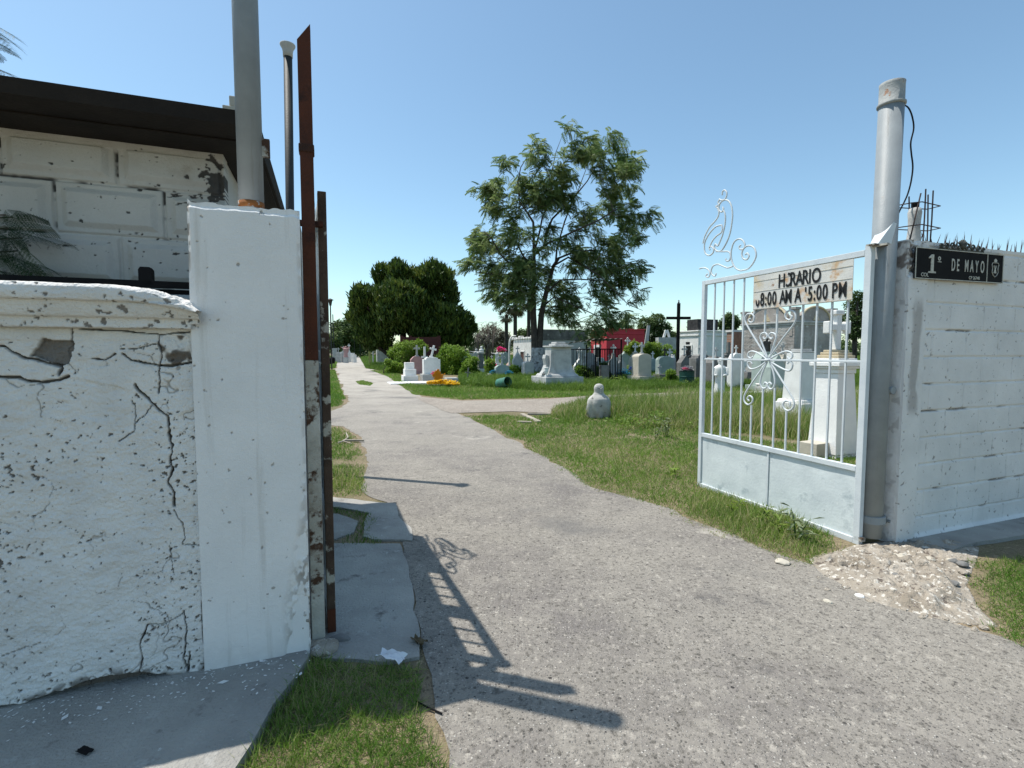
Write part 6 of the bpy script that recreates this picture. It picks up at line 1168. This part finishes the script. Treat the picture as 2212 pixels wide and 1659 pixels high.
arrays('canopy', V, [(2 * i, 2 * i + 2, 2 * i + 3, 2 * i + 1) for i in range(n)], mat('corrugated_sheet', (.20, .19, .175), (.13, .12, .11), 3, .7, .1), rt, smooth=True)
IG = 'headstones inside the railed enclosure'
grave('small grey headstone at the left inside the black railings', 1260, 824, 12, 42, 'gable', MARB, 14, .2, .1, group=IG, name='headstone'); grave('arched grey headstone at the centre inside the black railings', 1283, 824, 13, 36, 'arch', GREYST, 0, .2, .1, group=IG, name='headstone')
grave('white pointed headstone with trefoil cross inside the right railings', 1324, 822, 19, 58, 'ogee', MARB, 16, .2, .1, group=IG, name='headstone', tre=True, cm=WHITE); grave('dark stone block standing in weeds inside the black railings', 1304, 829, 16, 40, 'flat', GREYST, 0, .35, 0, name='stone_block', cat='monument')
flowers('red flowers inside the black railed enclosure', 1279, 808, .3, FR, 50, .08, .5, 1); grave('low red and white painted chair like stand inside the railings', 1277, 826, 8, 24, 'flat', WHITE, 0, .3, 0, name='stand', cat='stand')
grave('grey pointed headstone with trefoil cross right of the black railings', 1355, 800, 25, 52, 'ogee', TEAL, 15, .3, .12, WHITE, cm=WHITE, tre=True, inset=True)
cg = grave('cream round topped headstone crowned with a stone cross', 1385, 830, 31, 66, 'arch', CREAM, 22, .55, .28, CREAM, cm=MARB)
sl_ = MB().box(-2.0, 1.4, -.7, .9, -.02, .09).obj('grave_slab', MARB, None, bevel=.03); sl_.location = G(1395, 834) + Vector((0, .9, 0)); sl_.rotation_euler = (0, 0, .12); tag(sl_, 'thin pale slab under the cream round topped headstone', 'grave slab')
flowers('turquoise flowers left of the cream headstone', 1346, 822, .38, FT, 80, .09, .3, .8); flowers('blue bouquet on the shoulder block of the cream headstone', 1366, 820, .2, FB, 50, .08, .5, .9)
grave('low rough grey stack of stone blocks with a small grey cross on it', 1424, 829, 15, 21, 'flat', GREYST, 19, .5, .5, GREYST, cm=MARB, name='stone_block_grave'); grave('stubby pale column with a flat cap behind the rough grey block grave', 1424, 806, 12, 33, 'taper', MARB, 0, .5, .1, name='stone_column', cat='monument')
MB().box(-.38, .38, -.34, .34, 0, .12).obj('column_cap', MARB, bpy.data.objects.get('stone_column.001')).location = (0, 0, PY(1424, 771, G(1424, 806).y).z)
# tall black cross
P = PY(1464, 762, 26); P.z = 0; k = 26 / F; rt = thing('tall_cross', 'tall plain black cross towering over the graves left of the gate leaf', 'cross', P, 0); ht = PY(1464, 655, 26).z; m_ = MB(); za = PY(1464, 687, 26).z; m_.box(-.07, .07, -.07, .07, 0, ht); m_.box(-.62, -.07, -.06, .06, za - .07, za + .07); m_.box(.07, .62, -.06, .06, za - .07, za + .07); m_.obj('cross', BLACK, rt, bevel=.005); MB().lathe([(.03, 0), (.05, .05), (.02, .1), (.035, .14), (.01, .17)], 10, c=(0, 0, ht)).obj('finial', DARKMET, rt)
# barrels
def barrel(label, P, r, h, m, rx=0.0, rz=0.0, name='barrel'):
    rt = thing(name, label, 'barrel', P, rz); pr = [(r * .96, 0), (r, .02)]
    for q in (.33, .66): pr += [(r, h * q - .03), (r * 1.045, h * q), (r, h * q + .03)]
    pr += [(r, h - .02), (r * 1.04, h), (r * .96, h), (r * .94, h - .03), (r * .93, h * .25), (.02, h * .2)]
    MB().lathe(pr, 28).obj('drum', m, rt, smooth=False); 
    if rx: rt.rotation_euler = (rx, 0, rz)
    return rt
P = G(1483, 838); k = P.y / F; bh_ = 37 * k; barrel('dark green steel drum used as a litter bin, filled with faded flowers', P, 15.5 * k, bh_, GREENB)
flowers('heap of grey and pink faded flowers in the dark green drum', 0, 0, 14 * k, FG, 120, .10, bh_ * .0 + .06, .9, loc=P + Vector((0, 0, bh_ - .12))); flowers('few pink flowers at the left in the dark green drum', 0, 0, .12, FP, 22, .07, .06, .9, loc=P + Vector((-.12, -.15, bh_ - .02)))
P = G(1096, 839); barrel('green drum lying on its side in the weeds with its dark mouth facing right', P + Vector((-.35, 0, .20)), .19, .62, TEALB, R(80), R(38))
# bust in the tall grass
robed('bust_statue', 'weathered grey stone bust of a veiled figure standing in tall grass', 1293, 903, 75, mat('old_statue_stone', (.50, .49, .45), (.36, .35, .32), 6, .9, .4, 40, spots=[((.12, .115, .10), .60, 7, .08)]), bust=True, rz=.35)
robed('angel_statue', 'white standing statue of a robed figure seen through the left gate bars', 1554, 868, 96, WHITE, wf=.82, rz=-.4, arms=(.01, -.14, -.06, -.02))
flowers('orange and red flowers lying at the path edge beside the gate stile', 1496, 866, .20, FR, 90, .07, .04, .7)
# white tapered shafts behind the gate
def shaft(name, label, P, rz, wb, wt, z0, z1, m, plinth=None, cap=None, pm=None):
    rt = thing(name, label, 'monument', P, rz)
    if plinth: MB().box(-plinth[0], plinth[0], -plinth[0], plinth[0], -.05, z0 - .06).obj('plinth', pm or m, rt, bevel=.012); MB().box(-plinth[0] * .93, plinth[0] * .93, -plinth[0] * .93, plinth[0] * .93, z0 - .058, z0 - .002, .94, .94).obj('plinth_moulding', m, rt, bevel=.01)
    m_ = MB(); m_.add([(-wb, -wb, z0), (wb, -wb, z0), (wb, wb, z0), (-wb, wb, z0), (-wt, -wt, z1), (wt, -wt, z1), (wt, wt, z1), (-wt, wt, z1)], [(3, 2, 1, 0), (4, 5, 6, 7), (0, 1, 5, 4), (1, 2, 6, 5), (2, 3, 7, 6), (3, 0, 4, 7)]); m_.obj('shaft', m, rt, bevel=.008)
    z = z1
    for i, (w, dz, mm) in enumerate(cap or []): MB().box(-w, w, -w, w, z + .001, z + dz).obj('cap_moulding', mm, rt, bevel=.008); z += dz
    return rt, z
OB = mat('fresh_whitewash', (.80, .80, .78), (.72, .72, .71), 3, .85, .3, 50, spots=[((.45, .44, .42), .70, 12, .05)])
Y1 = 7.0; P = PY(1806, 762, Y1); P.z = 0; zb = PY(1806, 985, Y1).z; z1 = PY(1806, 806, Y1).z; k = Y1 / F
rt, z = shaft('white_obelisk', 'freshly whitewashed tapered monument with yellowed mouldings and a stone cross close behind the gate', P, A, 34 * k, 25 * k, max(.05, zb), z1, OB, (37 * k,), [(27 * k, 10 * k, OB), (31 * k, 5 * k, OB), (35 * k, 9 * k, OB), (28 * k, 8 * k, OB), (25 * k, 7 * k, OCHRE), (21 * k, 6 * k, OCHRE), (17 * k, 5 * k, OCHRE)])
m_ = MB(); add_cross(m_, (z + 0) * 0 + 78 * k, 56 * k, 14 * k, z, arm=.62, trefoil=False, th=12 * k)
for (x, zz, w, h_) in ((-28, 48, 5, 13), (28, 48, 5, 13), (0, 80, 13, 5)): m_.box((x - w) * k, (x + w) * k, -7.5 * k, 7.5 * k, z + (zz - h_) * k, z + (zz + h_) * k)
m_.obj('cross', WHITE, rt, bevel=.012)
P = G(1752, 992) + Vector((0, .15, 0)); o = MB().box(-.16, .16, -.13, .13, 0, .21).obj('concrete_block', CREAM, None, bevel=.008); o.location = G(1766, 990) + Vector((.02, .1, 0)); o.rotation_euler = (0, 0, A + .1); tag(o, 'cream concrete block lying at the foot of the whitewashed monument behind the gate', 'block')
Y2 = 10.0; P = PY(1727, 762, Y2); P.z = 0; k = Y2 / F; z0 = PY(1727, 862, Y2).z; z1 = PY(1727, 762, Y2).z
rt, z = shaft('white_pedestal', 'square white pedestal with a dark spattered shade side, second behind the gate bars', P + a_ * .05, A, 24 * k, 19.5 * k, z0, z1, WHITE, (34 * k,), [(20 * k, 3 * k, MARB), (14 * k, 5 * k, MARB)])
grave('dark grey stepped stone base carrying a small white urn behind the gate bars', 1609, 829, 27, 26, 'taper', GREYST, 0, .8, .3, GREYST, name='urn_pedestal', cat='monument'); P = G(1609, 829); urn('small white figure shaped urn on the dark grey stepped base', P + Vector((-.05, 0, 26 * P.y / F)), 24 * P.y / F / .54, WHITE)
flowers('pink flowers at the left of the dark stepped base', 1598, 826, .16, FP, 40, .08, .55, 1); o = MB().box(-.35, .35, -.2, .2, 0, .28).obj('pink_box', PINK, None, bevel=.01); o.location = G(1632, 830); o.rotation_euler = (0, 0, A); tag(o, 'small pink painted box right of the dark stepped base', 'box')
P = G(1643, 846); rt = thing('bird_bath', 'little white bowl on a stem standing in the grass behind the scroll rosette', 'bowl', P); MB().lathe([(.12, 0), (.05, .05), (.04, .18), (.17, .26), (.18, .30), (.12, .27)], 16).obj('bowl', WHITE, rt, smooth=True)
o = MB().box(-.9, .7, -.2, .2, -.01, .06).obj('white_kerb', WHITE, None, bevel=.01); o.location = G(1662, 850); tag(o, 'low white kerb stone in the grass left of the square white pedestal', 'kerb')
P = G(1764, 848); P.z = 0; rt = thing('flower_pot', 'dark red flower pot between the two white monuments', 'flower pot', P); MB().lathe([(.12, 0), (.17, .32), (.18, .34), (.15, .34)], 16).obj('pot', PINK, rt); flowers('pink flowers in the dark red pot between the two white monuments', 0, 0, .2, FP, 70, .08, .05, 1, loc=P + Vector((0, 0, .34)))
P = G(1764, 851); o = MB().box(-.4, .4, -.3, .3, 0, .2).obj('grey_block', MARB, None, bevel=.01); o.location = P + Vector((.1, .3, 0)); tag(o, 'grey block behind the dark red flower pot', 'block')
# crosses and statues in front of the white vault
cross_thing('ornate iron cross with ball ends in front of the white vault', 1484, 800, 60, 13, .07, DARKMET, tre=True, base=(9, 25, GREYST), Y=27); cross_thing('small iron cross left of the ornate iron cross', 1472, 800, 42, 10, .06, DARKMET, base=(8, 20, MARB), Y=27); cross_thing('black stone cross seen between the second and third gate bars', 1539, 800, 52, 14, .13, GREYST, base=(14, 25, GREYST), Y=23)
robed('pointing_statue', 'grey statue beneath a stone cross near the orange brick stub', 1568, 800, 62, GREYST, Y=24, base=(12, 22, MARB), wf=1.3, arms=(.1, -.05, .02, .12)); cross_thing('tall dark grey stone cross behind the grey statue by the brick stub', 1573, 800, 85, 16, .14, GREYST, Y=25, arm=.7)
grave('small pyramid shaped pale tomb behind the second gate bar', 1533, 812, 22, 34, 'taper', MARB, 0, .8, 0, name='pyramid_tomb'); grave('blue grey headstone behind the third and fourth gate bars', 1585, 812, 18, 50, 'arch', TEAL, 0, .3, .1); cross_thing('small white cross between the drum and the gate stile', 1501, 802, 30, 9, .09, WHITE, base=(10, 10, MARB))
flowers('red flowers before the pale pyramid tomb', 1531, 812, .2, FR, 40, .09, .3, 1); flowers('white bouquet in the weeds left of the dark green drum', 1450, 800, .3, FW, 40, .09, .3, 1); flowers('yellow flowers on a tomb right above the dark green drum', 1494, 795, .25, FY, 30, .09, .7, 1)
robed('angel_statue', 'pair like white winged angel figure left of the tall black cross', 1442, 795, 38, WHITE, Y=33, base=(10, 10, WHITE), wings=True, wf=1.2); robed('angel_statue', 'white winged angel figure right beside the black cross shaft', 1452, 795, 42, WHITE, Y=34, base=(10, 14, MARB), wings=True, wf=1.2)
grave('grey tomb wall behind the winged angels', 1450, 795, 26, 22, 'flat', MARB, 0, .4, 0, Y=38, name='tomb')
for uu, vt, Yd, lb, le in ((1396, 703, 48, 'leaning grey plank like monument right of the red house', 14), (1439, 713, 46, 'white A shaped monument standing on a flat roof edge', 0)):
    P = PY(uu, 762, Yd); P.z = 0; k = Yd / F; ht = PY(uu, vt, Yd).z; rt = thing('pointed_monument', lb, 'monument', P, 0); m_ = MB()
    if le:
        for dx in (-3, 3): m_.tube([((dx - 6) * k, 0, 0), (dx * k * .3 + 4 * k, 0, ht)], [.16, .12], 4)
        m_.obj('planks', MARB, rt)
    else: m_.box(-20 * k, 20 * k, -.5, .5, 0, ht - 16 * k); m_.obj('vault', MARB, rt); m_ = MB(); m_.tube([(-6 * k, 0, ht - 16 * k), (-1 * k, 0, ht)], .13, 4); m_.tube([(6 * k, 0, ht - 16 * k), (1 * k, 0, ht)], .13, 4); m_.obj('a_frame', WHITE, rt)
# far graves left of the bend
fg = [('tall grey tomb', 723, 'flat', MARB, 0, 22), ('pale tomb with grey cross', 731, 'step', MARB, 9, 14), ('small white tomb', 738, 'arch', WHITE, 0, 14), ('grey tomb with cross', 742, 'shoulder', MARB, 10, 16), ('white shrine', 754, 'gable', WHITE, 10, 20), ('low white tomb', 762, 'flat', WHITE, 0, 12), ('low white block tomb', 766, 'arch', WHITE, 0, 9)]
for (lb, u, kd, mm, cr__, hh_) in fg: grave(f'{lb} in the far row, {["nearest the lamp post","second from the lamp post","third from the lamp post","just left of the pink angel","just right of the pink angel","right of the pointed shrine","last before the road bend"][[f_[1] for f_ in fg].index(u)]}', u, 772, 9 if hh_ > 12 else 7, hh_ + 8, kd, mm, cr__, .8, 0, group='graves in the far row left of the road bend', Y=72 + (u % 5))
robed('angel_statue', 'pink angel statue with raised wings in the far row left of the road', 747, 772, 36, PINK, Y=70, base=(9, 12, MARB), wings=True, arms=(.14, .06, .12, .10), wf=1.3)
# posts and lamps by the road bend
P = G(799, 789.5); k = P.y / F; rt = thing('gate_stub_post', 'yellow green painted post at the right of the road bend', 'post', P); MB().box(-2.2 * k, 2.2 * k, -2 * k, 2 * k, 0, 44 * k).obj('post', mat('yellow_green_paint', (.35, .36, .12), (.26, .28, .1)), rt, bevel=.02); MB().box(-2.6 * k, 2.6 * k, -2.4 * k, 2.4 * k, 44 * k + .002, 45.5 * k).obj('cap', WHITE, rt)
P = G(806, 788.5); rt = thing('gate_stub_post', 'grey concrete post just right of the yellow green post', 'post', P); MB().box(-1.4 * k, 1.4 * k, -1.4 * k, 1.4 * k, 0, 34 * k).obj('post', MARB, rt, bevel=.02); MB().box(-1.8 * k, 1.8 * k, -1.8 * k, 1.8 * k, 34 * k + .002, 35 * k).obj('cap', MARB, rt)
P = G(722, 776); k = P.y / F; rt = thing('lamp_post', 'thin dark lamp post with white painted foot at the far left roadside', 'lamp post', P); MB().tube([(0, 0, 0), (0, 0, 20 * k)], .14, 8).obj('painted_foot', WHITE, rt); MB().tube([(0, 0, 20 * k + .01), (-.1, 0, 96 * k)], .10, 8).obj('pole', DARKMET, rt)
P = PY(716, 762, 40); P.z = 0; rt = thing('lamp_post', 'old street lantern on a slim pole peeping out beside the rusty gate edge', 'lamp post', P); zt = PY(716, 648, 40).z; MB().tube([(0, 0, 0), (0, 0, zt)], .05, 8).obj('pole', DARKMET, rt); MB().lathe([(.08, zt - .45), (.16, zt - .05), (.28, zt), (.05, zt + .12)], 12).obj('lantern', DARKMET, rt)
for uu, vv in ((755, 690), (767, 698)):
    P = PY(uu, 762, 120); P.z = 0; rt = thing('street_lamp', f'far white street lamp head showing against the dark trees, {"upper left" if uu < 760 else "lower right"} of two', 'street lamp', P); zt = PY(uu, vv, 120).z; MB().tube([(1.2, 0, 0), (1.2, 0, zt - .5), (.8, 0, zt), (0, 0, zt)], .045, 6).obj('pole', DARKMET, rt); MB().box(-.8, .3, -.2, .2, zt - .12, zt + .15).obj('lamp_head', WHITE, rt, bevel=.05)
P = G(717, 790); rt = thing('litter_bin', 'black rounded litter bin by the left roadside next to the gate edge', 'bin', P); k = P.y / F; MB().lathe([(5 * k, .1), (7 * k, .5), (7 * k, 15 * k), (5 * k, 18 * k), (1 * k, 19 * k)], 16).obj('bin', BLACK, rt, smooth=True)
# planks and concrete strips in the grass by the side path
for (u0, v0, u1, v1, w, lb) in ((1128, 897, 1165, 914, .05, 'long pale plank lying slantwise in the grass by the side path'), (1140, 896, 1190, 897, .04, 'pale plank lying level at the edge of the side path'), (1118, 914, 1148, 915, .045, 'short pale plank nearest the road in the grass')):
    p, q = G(u0, v0), G(u1, v1); L = (q - p).length; o = MB().box(0, L, -w, w, .005, .045).obj('plank', WOOD, None, bevel=.004); o.location = p; o.rotation_euler = (0, 0, math.atan2(q.y - p.y, q.x - p.x)); tag(o, lb, 'plank')
p = G(790, 956); o = MB().box(0, .33, -.02, .02, .02, .05).obj('stick', WOOD, None); o.location = G(742, 956); tag(o, 'short flat stick lying in the left grass strip beyond the gate', 'stick')
m_ = MB(); q = [G(730, 962), G(742, 958), G(752, 950), G(748, 940)]; m_.tube([x + Vector((0, 0, .04)) for x in q], .012, 5); m_.tube([q[1] + Vector((0, 0, .04)), G(760, 962) + Vector((0, 0, .03))], .008, 5); tag(m_.obj('branch', WOOD, None), 'dry forked branch lying in the left grass strip', 'branch')
m_ = MB(); q = [G(898, 1520), G(925, 1535), G(955, 1548)]; m_.tube([x + Vector((0, 0, .012)) for x in q], .004, 5); tag(m_.obj('twig', BLACK, None), 'thin black twig on the shaded road edge at lower left', 'twig')
# lanceolate weeds at the foot of the gate
LZ = ([(0, 0, 0), (.25, -.09, .10), (.7, -.07, .10), (1, 0, -.05), (.7, .07, .10), (.25, .09, .10)], [(0, 1, 2, 3, 4, 5)])
def weedplant(u, v, h, n, L, label, mm=WEEDM, tb=.8):
    rt = thing('weed_plant', label, 'plant', G(u, v), 0, 'leafy weeds by the open gate leaf'); P_ = []; yw = []
    stems = MB()
    for i in range(max(2, n // 14)):
        x, y = random.gauss(0, .05), random.gauss(0, .05); stems.tube([(x * .3, y * .3, 0), (x, y, h * .6), (x * 1.8, y * 1.8, h)], [.006, .004, .002], 5)
        for j in range(14): t = random.uniform(.15, 1); P_.append((x * (.3 + 1.5 * t), y * (.3 + 1.5 * t), h * t)); yw.append(random.uniform(0, 6.28))
    stems.obj('stem', WEEDM, rt); k = len(P_); inst('leaves', mm, LZ[0], LZ[1], np.array(P_), rotm(np.array(yw), U(-.7, .3, k), NR(0, .4, k)), U(.6, 1.1, k) * L, tb + NR(0, .12, k), rt)
GRW = leafm('grey_green_weed', (.10, .14, .07), (.18, .23, .12), (.27, .31, .19))
weedplant(1722, 1170, .20, 40, .12, 'grey green weed with long drooping leaves before the middle of the gate panel', GRW, .6); weedplant(1582, 1108, .11, 28, .08, 'pale yellow green weed before the left half of the gate panel', BRIGHTM, .9)
weedplant(1640, 1132, .12, 28, .09, 'low leafy weed under the dark gap of the gate panel', WEEDM, .7); weedplant(1690, 1150, .09, 28, .08, 'small green weed right beside the grey green one', WEEDM, .8); weedplant(1460, 1030, .12, 28, .08, 'tiny leafy weed at the free end of the gate leaf', BRIGHTM, .7)
weedplant(1440, 945, .35, 60, .10, 'greyish bushy weed in the verge left of the gate stile', GRW, .7); weedplant(1415, 950, .22, 40, .08, 'second greyish weed beside the bushy one left of the gate stile', GRW, .9)

# crowded rows of small tombs further back
LMK = ((1030, 'left of the grey stone column'), (1055, 'behind the grey stone column'), (1080, 'below the angel statues'), (1110, 'by the thin arched frame'), (1130, 'before the rough white vault'), (1150, 'left of the forked tree foot'), (1170, 'beside the forked tree foot'), (1260, 'at the left end of the railings'), (1285, 'behind the left railings'), (1305, 'behind the stone block'), (1325, 'behind the right railings'), (1345, 'at the right end of the railings'), (1360, 'under the red house'), (1390, 'behind the cream headstone'), (1415, 'right of the cream headstone'), (1430, 'under the yellow green bush'), (1442, 'left of the winged angels'), (1460, 'under the winged angels'), (1485, 'behind the green drum'), (1500, 'right of the green drum'), (1520, 'behind the gate stile'), (1535, 'behind the first gate bar'), (1555, 'behind the second gate bar'), (1580, 'behind the third gate bar'), (1595, 'behind the fourth gate bar'), (1620, 'before the orange brick stub'), (1660, 'before the chapel niche'), (1680, 'right of the chapel niche'), (9999, 'at the chapel corner'))
kinds = ['flat', 'arch', 'step', 'shoulder', 'gable', 'ogee']; rr = random.Random(5); shades = [('white', WHITE), ('grey', MARB), ('dark grey', GREYST), ('cream', CREAM), ('grey green', TEAL)]
for i, (u, Y) in enumerate(((1002, 40), (1048, 36), (1062, 47), (1092, 48), (1118, 31), (1140, 29), (1156, 33), (1252, 27), (1273, 31), (1296, 34), (1316, 30), (1338, 28), (1372, 31), (1410, 33), (1436, 28), (1447, 29), (1478, 24), (1492, 31), (1512, 22), (1524, 33), (1547, 21), (1560, 27), (1590, 20), (1600, 33), (1420, 40), (1350, 40), (1656, 19), (1672, 18), (1690, 21))):
    nm, mm = shades[rr.randrange(5)]; kd = kinds[rr.randrange(6)]; cr_ = rr.choice((0, 12, 15, 18))
    grave(f'small {nm} {kd if kd not in ("step", "shoulder", "flat") else {"step": "stepped", "shoulder": "clipped corner", "flat": "square"}[kd]} tomb {"topped by a cross" if cr_ else "without cross"} {next(t for lim, t in LMK if u < lim)}', u, 0, rr.uniform(.55, .95) * F / Y, rr.uniform(.7, 1.5) * F / Y, kd, mm, cr_ * 26 / Y, rr.uniform(.2, .6), rr.choice((0, .15, .3)), rr.choice((None, MARB)), group='small tombs in the crowded rows beyond the path', cm=rr.choice((None, WHITE, MARB, DARKMET)), Y=Y, tre=rr.random() < .4)
